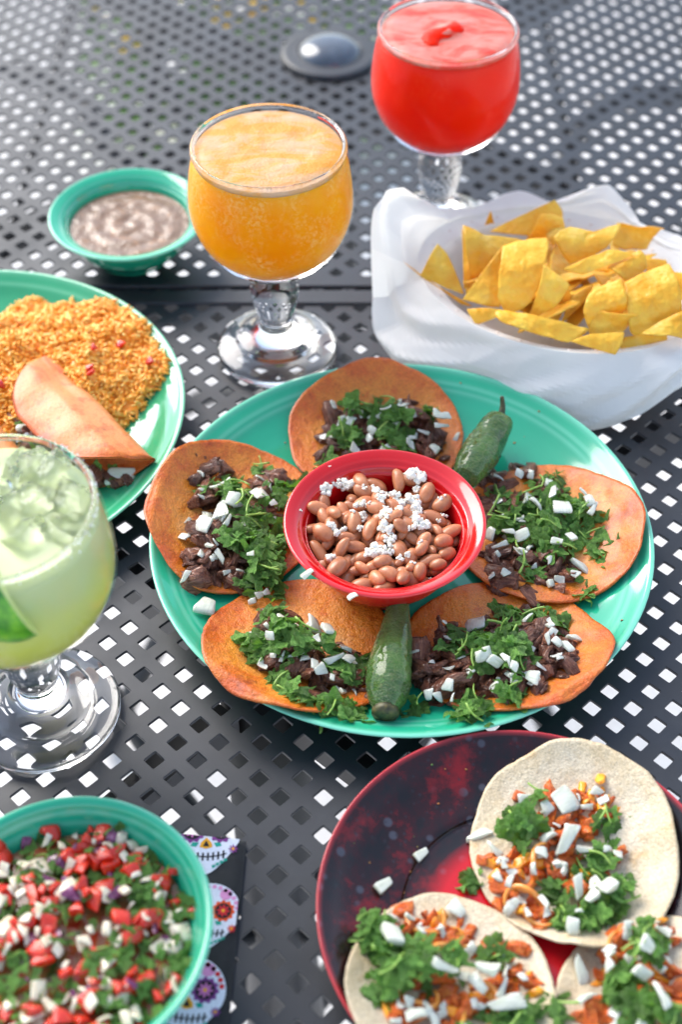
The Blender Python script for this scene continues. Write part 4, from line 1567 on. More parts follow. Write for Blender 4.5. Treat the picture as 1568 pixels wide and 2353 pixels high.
Z6, k6 = zoomer(1225.0, 1914.0, 0.2188)
fill_taco(t6, Z6, k6, 0.026,
          [(1000, 1060), (1400, 1250), (850, 1300), (1450, 1480), (870, 1700), (600, 1870), (1380, 1000), (1100, 1200), (1300, 1600), (1000, 1900), (1500, 1900), (1200, 1400)],
          [(550, 1250, 200), (600, 1600, 170), (820, 1150, 80), (810, 1330, 95), (1190, 1270, 110), (1170, 1430, 130), (1420, 930, 130), (1330, 1750, 190, 2.0), (1160, 1960, 90)],
          [(1230, 1000, 90, 6), (1250, 1180, 110, 8), (1050, 1550, 170, 14), (1000, 1350, 90, 5), (1200, 1800, 180, 14), (840, 1450, 50, 2), (300, 1700, 90, 4), (1450, 1850, 100, 8)],
          PASTOR, 'pastor', (0.0040, 0.0078), None, seed=51, per=6, mr=110, lsize=(0.0048, 0.0085),
          extra=lambda q: cooked(t6, Z6, [(950, 1100, 0.007), (1300, 1300, 0.006)], 0.026, q))
Z7, k7 = zoomer(781.0, 1990.7, 0.332)
fill_taco(t7, Z7, k7, 0.026,
          [(430, 290), (630, 340), (720, 420), (820, 380), (930, 430), (1180, 520), (1220, 660), (1270, 780), (760, 880), (380, 930), (430, 1030), (840, 1040), (700, 960), (900, 950), (500, 720), (600, 620), (1000, 800)],
          [(860, 620, 75), (740, 710, 130, -0.6), (1030, 640, 110), (960, 730, 110), (490, 900, 70), (370, 430, 120), (1150, 740, 100, 1.2), (1160, 860, 170, 0.25), (640, 950, 130, 2.2), (520, 970, 110), (1060, 1050, 70), (830, 160, 85)],
          [(300, 420, 130, 18), (370, 600, 140, 18), (550, 530, 100, 12), (230, 830, 55, 5), (170, 290, 40, 3), (1080, 500, 50, 4), (780, 600, 70, 6), (1200, 970, 120, 14), (1350, 920, 50, 4), (400, 720, 80, 8), (600, 700, 50, 4), (880, 1090, 60, 4)],
          PASTOR, 'pastor', (0.0038, 0.0074), None, seed=52, per=6, mr=75, lsize=(0.0046, 0.0082),
          extra=lambda q: cooked(t7, Z7, [(780, 540, 0.011), (980, 860, 0.011), (560, 800, 0.009), (600, 250, 0.010)], 0.026, q))
Z8, k8 = zoomer(1071.9, 1699.8, 0.3164)
fill_taco(t8, Z8, k8, 0.026,
          [(540, 400), (980, 420), (220, 780), (320, 880), (450, 850), (720, 560), (650, 520), (340, 1020), (430, 1130), (560, 1190), (1000, 310), (890, 540), (1080, 760), (860, 330), (560, 700), (700, 800), (800, 950), (950, 1000)],
          [(450, 310, 75), (600, 600, 90), (560, 710, 62), (890, 690, 75), (330, 1100, 60), (740, 350, 140), (750, 650, 160, 1.2), (220, 660, 100, 2.2), (110, 530, 120, 0.4), (840, 1000, 115, 1.8), (970, 930, 85), (1050, 1010, 100), (930, 1080, 85), (590, 1070, 90, 1.9), (790, 1290, 85), (840, 1190, 40)],
          [(360, 450, 100, 14), (420, 570, 90, 11), (1080, 520, 90, 10), (960, 780, 110, 14), (690, 980, 80, 9), (1140, 980, 100, 13), (1000, 1130, 120, 17), (740, 1190, 70, 7), (60, 840, 40, 3), (530, 290, 30, 2)],
          PASTOR, 'pastor', (0.0038, 0.0076), None, seed=53, per=6, mr=75, lsize=(0.0046, 0.0082),
          extra=lambda q: cooked(t8, Z8, [(480, 900, 0.011), (600, 780, 0.010), (440, 1080, 0.010), (330, 760, 0.008), (560, 1150, 0.008)], 0.026, q))
for (u, v, s, pr, lab) in ((969, 1957, 0.0042, 6, 'white onion cube alone on the dark part of the mottled plate'), (882, 2034, 0.0050, 6, 'white onion cube at the edge of the lower left corn taco')):
    x, y, _ = at(u, v, 0.012)
    o = drop('onion', ONION[pr], 'onion', None, x, y, s, 0.05, 0.05, ang=0.7)
    tag(o, lab, 'onion', 'stray onion pieces')
x, y, _ = at(1258, 1985, 0.012)

# ------------------------------------------------------------------ chopped salsa in the front bowl
m = Mat('salsa_juice', lin(110, 70, 40), 0.15)
m.color(m.ramp(m.noise(140, 4), [(0.35, lin(60, 80, 34)), (0.5, lin(140, 90, 54)), (0.65, lin(150, 44, 26))]))
M['juice'] = m.m
hset_dish(PB, PB_Z0, pico_z, 0.0660)
v, f = lathe([(0.0, 0.003), (0.02, 0.002), (0.054, 0.0)], 64)
o = obj('salsa_juice', mesh_data('salsa_juice', v, [tuple(reversed(q)) for q in f], M['juice']), None, (*PB, PB_Z0 + 0.0385))
tag(o, 'dark juice under the chopped salsa in the front bowl', 'juice')
r = np.hypot(GXX - PB[0], GYY - PB[1])
kk = r < 0.0555
H[kk] = np.maximum(H[kk], PB_Z0 + 0.0375 + 0.010 * (1 - (r[kk] / 0.0555) ** 2))
rs = random.Random(77)
AV = []


def pico(kind, x, y, s, ang=None, q=0.70, sink=0.15):
    names = {'t': ('tomato_dice', 'red tomato dice in the front bowl of chopped salsa', 'tomato', 'tomato dice in the chopped salsa'),
             'o': ('onion_dice', 'pale onion piece in the front bowl of chopped salsa', 'onion', 'onion pieces in the chopped salsa'),
             'r': ('red_onion_dice', 'purple red onion piece in the front bowl of chopped salsa', 'onion', 'red onion pieces in the chopped salsa'),
             'c': ('cilantro_leaf', 'chopped cilantro leaf in the front bowl of salsa', 'cilantro', 'cilantro leaves in the chopped salsa'),
             's': ('cilantro_sprig', 'chopped cilantro stem in the front bowl of salsa', 'cilantro', 'cilantro stems in the chopped salsa')}[kind]
    d = math.hypot(x - PB[0], y - PB[1])
    if d > 0.0550:
        x, y = PB[0] + (x - PB[0]) * 0.0550 / d, PB[1] + (y - PB[1]) * 0.0550 / d
    pro, key = {'t': (TOMATO, 'tomato'), 'o': (ONION, 'white_onion'), 'r': (ONION, 'red_onion'), 'c': (LEAF, 'leaf'), 's': (STEMS, 'stem')}[kind]
    o = drop(names[0], rs.choice(pro), key, None, x, y, s, 0.38, sink, rng=rs, q=q, ang=ang, cand=4, jit=0.004)
    tag(o, *names[1:])
    return o


for i in range(270):
    a, q = rs.uniform(0, 6.283), 0.0550 * math.sqrt(rs.random())
    x, y = PB[0] + q * math.cos(a), PB[1] + q * math.sin(a)
    k = rs.random()
    if k < 0.26:
        pico('t', x, y, rs.uniform(0.0032, 0.0056))
    elif k < 0.42:
        pico('o', x, y, rs.uniform(0.0032, 0.0056))
    elif k < 0.52:
        pico('r', x, y, rs.uniform(0.0030, 0.0046))
    elif k < 0.94:
        pico('c', x, y, rs.uniform(0.0036, 0.0060))
    else:
        pico('s', x, y, rs.uniform(0.003, 0.005))
ZP = lambda x, y: at(0.3711 * x, 1837.6 + 0.3711 * y, PB_Z0 + 0.052)
for (px, py, s) in ((550, 250, 70), (490, 150, 55), (600, 210, 50), (450, 520, 85), (540, 570, 65), (700, 690, 105), (400, 700, 80), (260, 720, 60), (1110, 620, 75), (1050, 350, 60), (830, 330, 50), (300, 530, 60), (180, 610, 50), (670, 1110, 75), (820, 1000, 75),
                    (940, 1120, 80), (240, 1250, 95), (520, 1330, 80), (60, 560, 50), (60, 740, 60), (900, 360, 45), (1040, 560, 60), (430, 430, 55), (960, 550, 45)):
    x, y, _ = ZP(px, py)
    pico('t', x, y, s * 0.3711 / scale_at(x, y, 0.045) * 0.54, sink=0.1, q=0.8)
for (px, py, s) in ((440, 150, 55), (840, 190, 75), (760, 290, 70), (120, 370, 85), (60, 480, 60), (250, 520, 65), (240, 910, 90), (300, 930, 80), (920, 660, 65), (1065, 610, 50), (1215, 700, 65), (1000, 880, 70), (90, 1230, 85), (760, 1340, 60), (500, 800, 50), (50, 820, 70), (1010, 700, 60), (560, 195, 35), (590, 130, 35), (350, 260, 60), (540, 1180, 45), (670, 330, 45)):
    x, y, _ = ZP(px, py)
    pico('o', x, y, s * 0.3711 / scale_at(x, y, 0.045) * 0.54, sink=0.1, q=0.8)
for (px, py, s) in ((440, 280, 60), (620, 430, 50), (310, 340, 40), (930, 740, 60), (1040, 830, 60), (460, 1180, 50), (130, 1020, 45), (330, 860, 50), (590, 210, 30), (420, 460, 35), (590, 1080, 40)):
    x, y, _ = ZP(px, py)
    pico('r', x, y, s * 0.3711 / scale_at(x, y, 0.045) * 0.54, sink=0.1, q=0.8)
for (cx, cy, r_, n) in ((300, 410, 90, 6), (790, 470, 130, 14), (950, 460, 90, 8), (840, 560, 80, 6), (680, 160, 50, 5), (720, 860, 120, 10), (560, 930, 80, 6), (1080, 920, 90, 9), (120, 1080, 120, 8), (360, 1170, 80, 5), (640, 1230, 90, 6), (830, 1230, 90, 6), (1170, 560, 60, 5), (1250, 620, 40, 3), (60, 920, 80, 4), (1200, 980, 40, 3), (240, 640, 80, 4), (460, 640, 60, 3), (60, 1340, 80, 4), (1060, 760, 60, 4)):
    for i in range(n):
        a, q = rs.uniform(0, 6.283), r_ * math.sqrt(rs.random())
        x, y, _ = ZP(cx + q * math.cos(a), cy + q * math.sin(a))
        pico('c', x, y, rs.uniform(0.0032, 0.0060), q=0.7)

for i in range(84):
    a, q = rs.uniform(0, 6.283), 0.051 * math.sqrt(rs.random())
    x, y = PB[0] + q * math.cos(a), PB[1] + q * math.sin(a)
    k = rs.random()
    pico('c' if k < 0.45 else ('o' if k < 0.85 else 's'), x, y, rs.uniform(0.0026, 0.0052) if k < 0.45 else rs.uniform(0.0022, 0.0036), q=0.75)

# ------------------------------------------------------------------ printed cloth under the front bowl
m = Mat('black_cotton', lin(16, 17, 20), 0.85, Sheen_Weight=0.3)
m.color(m.ramp(m.noise(300, 4), [(0.3, lin(12, 13, 15)), (0.7, lin(24, 25, 29))]))
m.bump(m.noise(2600, 2), 0.3, 0.0004)
M['cloth'] = m.m


def print_mat(name, c):
    m = Mat(name, c, 0.85)
    a = tuple(q * 0.86 for q in c[:3]) + (1,)
    m.color(m.ramp(m.noise(700, 3), [(0.3, a), (0.7, c)]))
    m.bump(m.noise(2600, 2), 0.3, 0.0004)
    return m.m


PR = {k: print_mat('print_' + k, lin(*c)) for k, c in dict(white=(226, 228, 240), purple=(132, 62, 136), black=(22, 20, 26), pink=(206, 116, 176), orange=(240, 168, 40), teal=(28, 160, 140), red=(214, 36, 48), rose=(226, 150, 196), scarlet=(236, 84, 30)).items()}
C0, C1, C2 = at(566, 1926, 0.005)[:2], at(520, 2400, 0.005)[:2], at(-10, 1874, 0.005)[:2]
ey = (C1 - C0) / np.linalg.norm(C1 - C0)
ex = (C2 - C0) / np.linalg.norm(C2 - C0)
cw, ch = 0.150, 0.150
cloth = empty('printed_cloth', (*(C0 + ex * cw / 2 + ey * ch / 2), 0.002))
tag(cloth, 'black cotton mat printed with colourful sugar skulls under the front bowl', 'cloth')
n = 70
vv, ff = [], []
for i in range(n):
    for j in range(n):
        a, b = i / (n - 1), j / (n - 1)
        e = min(a, 1 - a) * cw
        e2 = min(b, 1 - b) * ch
        z = 0.0032 * (1 - math.exp(-e / 0.0016)) * (1 - math.exp(-e2 / 0.0016))
        p = C0 + ex * a * cw + ey * b * ch
        z += 0.00025 * nz((p[0], p[1], 0), 120, 2) * min(1, e / 0.004, e2 / 0.004)
        vv.append((p[0] - cloth.location.x, p[1] - cloth.location.y, z))
for i in range(n - 1):
    for j in range(n - 1):
        a = i * n + j
        ff.append((a, a + 1, a + n + 1, a + n))
obj('fabric', mesh_data('fabric', vv, ff, M['cloth']), cloth)


def clip(poly, p0, nrm):
    out = []
    for a, b in zip(poly, poly[1:] + poly[:1]):
        da, db = np.dot(np.array(a) - p0, nrm), np.dot(np.array(b) - p0, nrm)
        if da >= 0:
            out.append(tuple(a))
        if da * db < 0:
            t = da / (da - db)
            out.append(tuple(np.array(a) + (np.array(b) - np.array(a)) * t))
    return out


def inward(v, other):
    nn = np.array([-v[1], v[0]])
    return nn if np.dot(nn, other) > 0 else -nn


CLIPS = [(C0 + ey * 0.0012, inward(ex, ey)), (C0 + ex * 0.0010, inward(ey, ex))]


def skull(u, v, w, rot, eye=('purple', 'pink'), hue='red'):
    c = at(u, v, 0.006)[:2]
    ca, sa = math.cos(rot), math.sin(rot)

    def poly(pts):
        P = [(c[0] + w * (x * ca - y * sa), c[1] + w * (x * sa + y * ca)) for x, y in pts]
        for p0, nn in CLIPS:
            P = clip(P, p0, nn) if len(P) > 2 else []
        return P

    def put(name, polys, col, lvl, par):
        V, Fc = [], []
        for pts in polys:
            P = poly(pts)
            if len(P) < 3:
                continue
            Fc.append(tuple(range(len(V), len(V) + len(P))))
            V += [(p[0] - cloth.location.x, p[1] - cloth.location.y, 0.00345 + 0.00012 * lvl) for p in P]
        if not Fc:
            return par
        o = obj(name, mesh_data(name, V, Fc, PR[col], False), par)
        return o

    def disc(x, y, r, lob=0, amp=0.0, n=28, ph=0.0, sy=1.0):
        return [(x + (r + amp * math.cos(lob * t + ph)) * math.cos(t), y + sy * (r + amp * math.cos(lob * t + ph)) * math.sin(t)) for t in np.linspace(0, 2 * math.pi, n, endpoint=False)]
    out = []
    for t in np.linspace(0, 2 * math.pi, 40, endpoint=False):
        x, y = math.cos(t), math.sin(t)
        yy = 0.30 + 1.0 * y if y > -0.3 else 0.0 + 0.30 - 0.3 + (y + 0.3) * 1.5
        xx = x * (1.0 if y > -0.3 else 0.62 + 0.38 * (1 + y) / 0.7)
        out.append((xx, yy))
    sk = put('skull_print', [out], 'white', 0, cloth)
    if sk is cloth:
        return
    put('cheek_print', [disc(s * 0.42, 0.95, 0.20, 0, 0) for s in (-1, 1)], 'rose', 1, sk)
    put('eye_print', [disc(s * 0.43, 0.36, 0.36, 11, 0.035, 66) for s in (-1, 1)], eye[0], 1, sk)
    put('eye_print', [disc(s * 0.43, 0.36, 0.27, 0, 0) for s in (-1, 1)], 'black', 2, sk)
    put('eye_print', [disc(s * 0.43, 0.36, 0.17, 8, 0.055, 64) for s in (-1, 1)], eye[1], 3, sk)
    put('eye_print', [disc(s * 0.43, 0.36, 0.055) for s in (-1, 1)], 'orange', 4, sk)
    put('nose_print', [[(0, 0.16), (0.16, -0.02), (0.19, -0.16), (0.0, -0.22), (-0.19, -0.16), (-0.16, -0.02)]], 'orange', 1, sk)
    put('nose_print', [[(0, 0.06), (0.10, -0.14), (-0.10, -0.14)]], 'black', 2, sk)
    put('leaf_print', [[(s * 0.22, -0.02), (s * 0.40, 0.0), (s * 0.46, -0.12), (s * 0.30, -0.16)] for s in (-1, 1)], 'teal', 1, sk)
    teeth = []
    for k in range(16):
        x0, x1 = -0.62 + 0.0775 * k, -0.62 + 0.0775 * (k + 1)
        f0 = lambda x: -0.50 + 0.14 * x * x * 2
        teeth.append([(x0, f0(x0)), (x1, f0(x1)), (x1, f0(x1) + 0.04), (x0, f0(x0) + 0.04)])
    for k in range(8):
        x = -0.52 + 0.149 * k
        y = -0.48 + 0.28 * x * x
        teeth.append([(x - 0.028, y - 0.13), (x + 0.028, y - 0.13), (x + 0.028, y + 0.13), (x - 0.028, y + 0.13)])
    put('teeth_print', teeth, 'black', 1, sk)
    put('flower_print', [disc(s * 0.80, -0.22, 0.11, 8, 0.04, 64) for s in (-1, 1)], 'purple' if hue == 'red' else 'red', 1, sk)
    put('flower_print', [disc(s * 0.80, -0.22, 0.045) for s in (-1, 1)], 'orange', 2, sk)
    lv = []
    for s in (-1, 1):
        for k in range(4):
            bx, by = s * (0.22 + 0.11 * k), -0.86 + 0.07 * k
            lv.append([(bx, by), (bx + s * 0.10, by + 0.05), (bx + s * 0.07, by + 0.13), (bx - s * 0.02, by + 0.10)])
    put('leaf_print', lv, 'teal', 1, sk)
    put('dot_print', [disc(0.88 * math.cos(a), 0.34 + 0.84 * math.sin(a), 0.075) for a in np.linspace(0.2, 2.94, 13)], hue, 1, sk)


skull(474, 1934, 0.0172, 0.0)
skull(478, 2112, 0.0150, -0.12, ('scarlet', 'red'), 'rose')
skull(430, 2300, 0.0172, -0.10)
skull(8, 1925, 0.0165, 0.3, ('scarlet', 'purple'), 'scarlet')
skull(-20, 2150, 0.0165, 0.1)
skull(230, 2360, 0.0165, 0.1)

# ------------------------------------------------------------------ basket, paper and chips
BC = np.array([0.147, 0.779])
BA_, BB_, BR_ = 0.098, 0.077, math.radians(-25)
RIMZ = 0.050


def rim_r(th):
    t = th - BR_
    return BA_ * BB_ / math.sqrt((BB_ * math.cos(t)) ** 2 + (BA_ * math.sin(t)) ** 2)


m = Mat('white_weave', lin(232, 222, 212), 0.5)
m.color(m.ramp(m.noise(120, 3), [(0.3, lin(222, 208, 196)), (0.7, lin(238, 230, 222))]))
M['weave'] = m.m
bk = empty('basket', (*BC, 0.0024))
tag(bk, 'white woven oval basket under the paper at right', 'basket')
NS = 28
for ring in range(8):
    z = 0.004 + 0.0055 * ring
    pts = []
    for k in range(NS * 6):
        th = 2 * math.pi * k / (NS * 6)
        rr_ = rim_r(th) * (0.74 + 0.24 * (z / RIMZ) ** 0.8) - 0.003 + 0.0013 * math.sin(th * NS / 2 + math.pi * ring)
        pts.append((rr_ * math.cos(th), rr_ * math.sin(th), z))
    n = 6
    V, Fc = [], []
    K = len(pts)
    for i, p in enumerate(pts):
        rad = Vector((p[0], p[1], 0)).normalized()
        for j in range(n):
            a = 2 * math.pi * j / n
            V.append((p[0] + rad.x * 0.0012 * math.cos(a), p[1] + rad.y * 0.0012 * math.cos(a), p[2] + 0.0026 * math.sin(a)))
    for i in range(K):
        for j in range(n):
            i2, j2 = (i + 1) % K, (j + 1) % n
            Fc.append((i * n + j, i2 * n + j, i2 * n + j2, i * n + j2))
    obj('woven_strand', mesh_data('woven_strand', V, Fc, M['weave']), bk)
for k in range(NS):
    th = 2 * math.pi * k / NS
    pts = [(rim_r(th) * (0.74 + 0.24 * (z / RIMZ) ** 0.8) - 0.003) for z in (0.001, 0.016, 0.032, 0.048)]
    v, f = tube_vf([(r_ * math.cos(th), r_ * math.sin(th), z) for r_, z in zip(pts, (0.001, 0.016, 0.032, 0.048))], 0.0016, 6)
    obj('stake', mesh_data('stake', v, f, M['weave']), bk)
v, f = lathe([(0.0, 0.001), (0.05, 0.001), (0.0502, 0.0024), (0.0, 0.0024)], 40)
v = [(x * rim_r(math.atan2(y, x)) * 0.72 / 0.05, y * rim_r(math.atan2(y, x)) * 0.72 / 0.05, z) for x, y, z in v]
obj('basket_base', mesh_data('basket_base', v, f, M['weave']), bk)

m = Mat('white_paper', lin(246, 246, 244), 0.6)
m.color(m.ramp(m.noise(50, 4), [(0.3, lin(242, 242, 240)), (0.7, lin(250, 250, 248))]))
m.translucent(0.40, lin(244, 244, 240))
M['paper'] = m.m
CT = [(-180, .026, .030), (-172, .028, .010), (-160, .028, .0012), (-150, .022, .0008), (-135, .012, .0008), (-115, .010, .0010), (-95, .014, .0008), (-80, .018, .0012), (-70, .020, .003), (-62, .020, .010),
      (-54, .026, .030), (-40, .030, .044), (-25, .022, .048), (0, .010, .056), (25, .003, .054), (45, .002, .058), (62, .004, .070), (72, .003, .066), (90, .000, .055), (120, -.002, .052), (138, .000, .054), (148, .006, .072), (156, .016, .090), (163, .026, .096), (170, .030, .088), (176, .028, .062), (180, .026, .030)]
cta = np.array(CT)
nth, ns1, ns2 = 240, 16, 24
rp = np.random.default_rng(4)
CG = rp.uniform(-1, 1, (17, 3))
CG2 = rp.uniform(-1, 1, (34, 6))


def crease(G, a, s):
    """piecewise linear folds between random control points"""
    x = (a % 1.0) * G.shape[0] + s * 1.7
    y = s * (G.shape[1] - 1)
    i, j = int(x) % G.shape[0], min(int(y), G.shape[1] - 2)
    fx, fy = x - int(x), y - j
    i2 = (i + 1) % G.shape[0]
    if fx + fy < 1:
        return G[i, j] + (G[i2, j] - G[i, j]) * fx + (G[i, j + 1] - G[i, j]) * fy
    return G[i2, j + 1] + (G[i, j + 1] - G[i2, j + 1]) * (1 - fx) + (G[i2, j] - G[i2, j + 1]) * (1 - fy)


vv, ff = [], []
for i in range(nth):
    th = -math.pi + 2 * math.pi * i / nth
    dg = math.degrees(th)
    dr, ze = float(np.interp(dg, cta[:, 0], cta[:, 1])), float(np.interp(dg, cta[:, 0], cta[:, 2]))
    R = rim_r(th)
    row = []
    for k in range(ns1):
        s = k / (ns1 - 1)
        if s < 0.4:
            r_, z = R * 0.64 * s / 0.4, 0.0065
        else:
            w = (s - 0.4) / 0.6
            r_, z = R * (0.64 + 0.25 * w ** 0.9 + 0.105 * max(0.0, (w - 0.86) / 0.14) ** 2), 0.0065 + (RIMZ + 0.003 - 0.0065) * w
        cr = 0.0018 * nz((math.cos(th) * 3, math.sin(th) * 3, s), 2.2, 5) * min(1, s * 2) * (1 if s < 0.9 else 0.3)
        row.append((r_ + cr, z + 0.5 * cr))
    for k in range(1, ns2 + 1):
        s = k / ns2
        up = max(0.0, min(1.0, (ze - 0.02) / 0.035))
        p0, p2 = np.array([R * 0.995, RIMZ + 0.003]), np.array([R + dr, ze + 0.0026])
        p1 = (p0 + p2) / 2 + np.array([0.005, 0.004]) * (1 - up)
        p = p0 * (1 - s) ** 2 + 2 * p1 * s * (1 - s) + p2 * s * s
        cr = 0.0085 * crease(CG, i / nth, s) + 0.0032 * crease(CG2, i / nth, s)
        row.append((p[0] + cr * s ** 0.7, max(p[1] + 0.4 * cr * s, 0.0024)))
    for (r_, z) in row:
        vv.append((r_ * math.cos(th), r_ * math.sin(th), z))
nr_ = ns1 + ns2
for i in range(nth):
    i2 = (i + 1) % nth
    for k in range(nr_ - 1):
        ff.append((i * nr_ + k, i * nr_ + k + 1, i2 * nr_ + k + 1, i2 * nr_ + k))
o = obj('paper_liner', mesh_data('paper_liner', vv, ff, M['paper'], False), None, (*BC, 0.0))
tag(o, 'crumpled white paper lining the chip basket and hanging over its edge', 'paper')

m = Mat('tortilla_chip', lin(240, 176, 60), 0.42, Subsurface_Weight=0.08)
c = m.ramp(m.noise(60, 4, rand=True), [(0.3, lin(252, 180, 36)), (0.6, lin(255, 212, 76)), (0.8, lin(255, 228, 132))])
k_ = m.math('MULTIPLY_ADD', m.rnd(), 0.35)
k_.node.inputs[2].default_value = 0.82
mv = m.new('ShaderNodeVectorMath', operation='SCALE')
m.l.new(c, mv.inputs[0])
m.l.new(k_, mv.inputs['Scale'])
fine = m.ramp(m.noise(1300, 3, rand=True), [(0.30, (0.82, 0.70, 0.52)), (0.42, (1, 1, 1))])
m.color(m.mix(1.0, mv.outputs[0], fine, 'MULTIPLY'))
m.bump(m.math('ADD', m.noise(260, 1, rand=True), m.math('MULTIPLY', m.noise(1500, 2), 0.15)), 0.5, 0.0022)
m.translucent(0.22, lin(255, 200, 70))
M['chip'] = m.m


def chip(corners3, bulge, label, seed, thick=0.0010, twist=0.0):
    C = [np.array(c, float) for c in corners3]
    cen = sum(C) / len(C)
    nrm = np.zeros(3)
    for a, b in zip(C, C[1:] + C[:1]):
        nrm += np.cross(a - cen, b - cen)
    nrm /= np.linalg.norm(nrm)
    if nrm[2] < 0:
        nrm = -nrm
    size = np.mean([np.linalg.norm(c - cen) for c in C])
    # bend axis: along the first edge
    ax = (C[1] - C[0]); ax /= np.linalg.norm(ax)
    bx = np.cross(nrm, ax)
    E = []
    seg = 14
    for a, b in zip(C, C[1:] + C[:1]):
        for k in range(seg):
            t = k / seg
            p = a + (b - a) * t
            out = p - cen
            p = p + out * (0.07 * math.sin(math.pi * t)) + out * 0.03 * nz(p, 160, seed)
            E.append(p)
    nr2 = 10
    top = [cen]
    for r in range(1, nr2 + 1):
        for p in E:
            top.append(cen + (p - cen) * (r / nr2))
    V = []
    for p in top:
        d = p - cen
        q = d.dot(bx) / size
        h = bulge * (1 - q * q) + twist * (d.dot(ax) / size) * q * size
        h += 0.0016 * nz(p, 110, seed) + 0.0007 * max(0.0, nz(p, 300, seed + 3)) * 1.6
        V.append(p + nrm * h)
    n = len(V)
    ne = len(E)
    Fc = []
    for k in range(ne):
        Fc.append((0, 1 + k, 1 + (k + 1) % ne))
    for r in range(nr2 - 1):
        for k in range(ne):
            a, b = 1 + r * ne + k, 1 + r * ne + (k + 1) % ne
            Fc.append((a, a + ne, b + ne, b))
    Fb = [tuple(x + n for x in reversed(q)) for q in Fc]
    side = []
    for k in range(ne):
        a, b = 1 + (nr2 - 1) * ne + k, 1 + (nr2 - 1) * ne + (k + 1) % ne
        side.append((a, a + n, b + n, b))
    V = np.array(V + [p - nrm * thick for p in V]) - cen
    o = obj('tortilla_chip', mesh_data('tortilla_chip', V, Fc + Fb + side, M['chip']), None, cen)
    tag(o, label, 'chip', 'tortilla chips in the basket')
    return o


def zchip(pts, zb, zt, bulge, label, seed, twist=0.0):
    vs = [p[1] for p in pts]
    lo, hi = min(vs), max(vs)
    C = []
    for (x, y) in pts:
        z = zb + (zt - zb) * (hi - y) / max(hi - lo, 1)
        C.append(at(857.5 + 0.4531 * x, 428.8 + 0.4531 * y, z))
    return chip(C, bulge, label, seed, twist=twist)


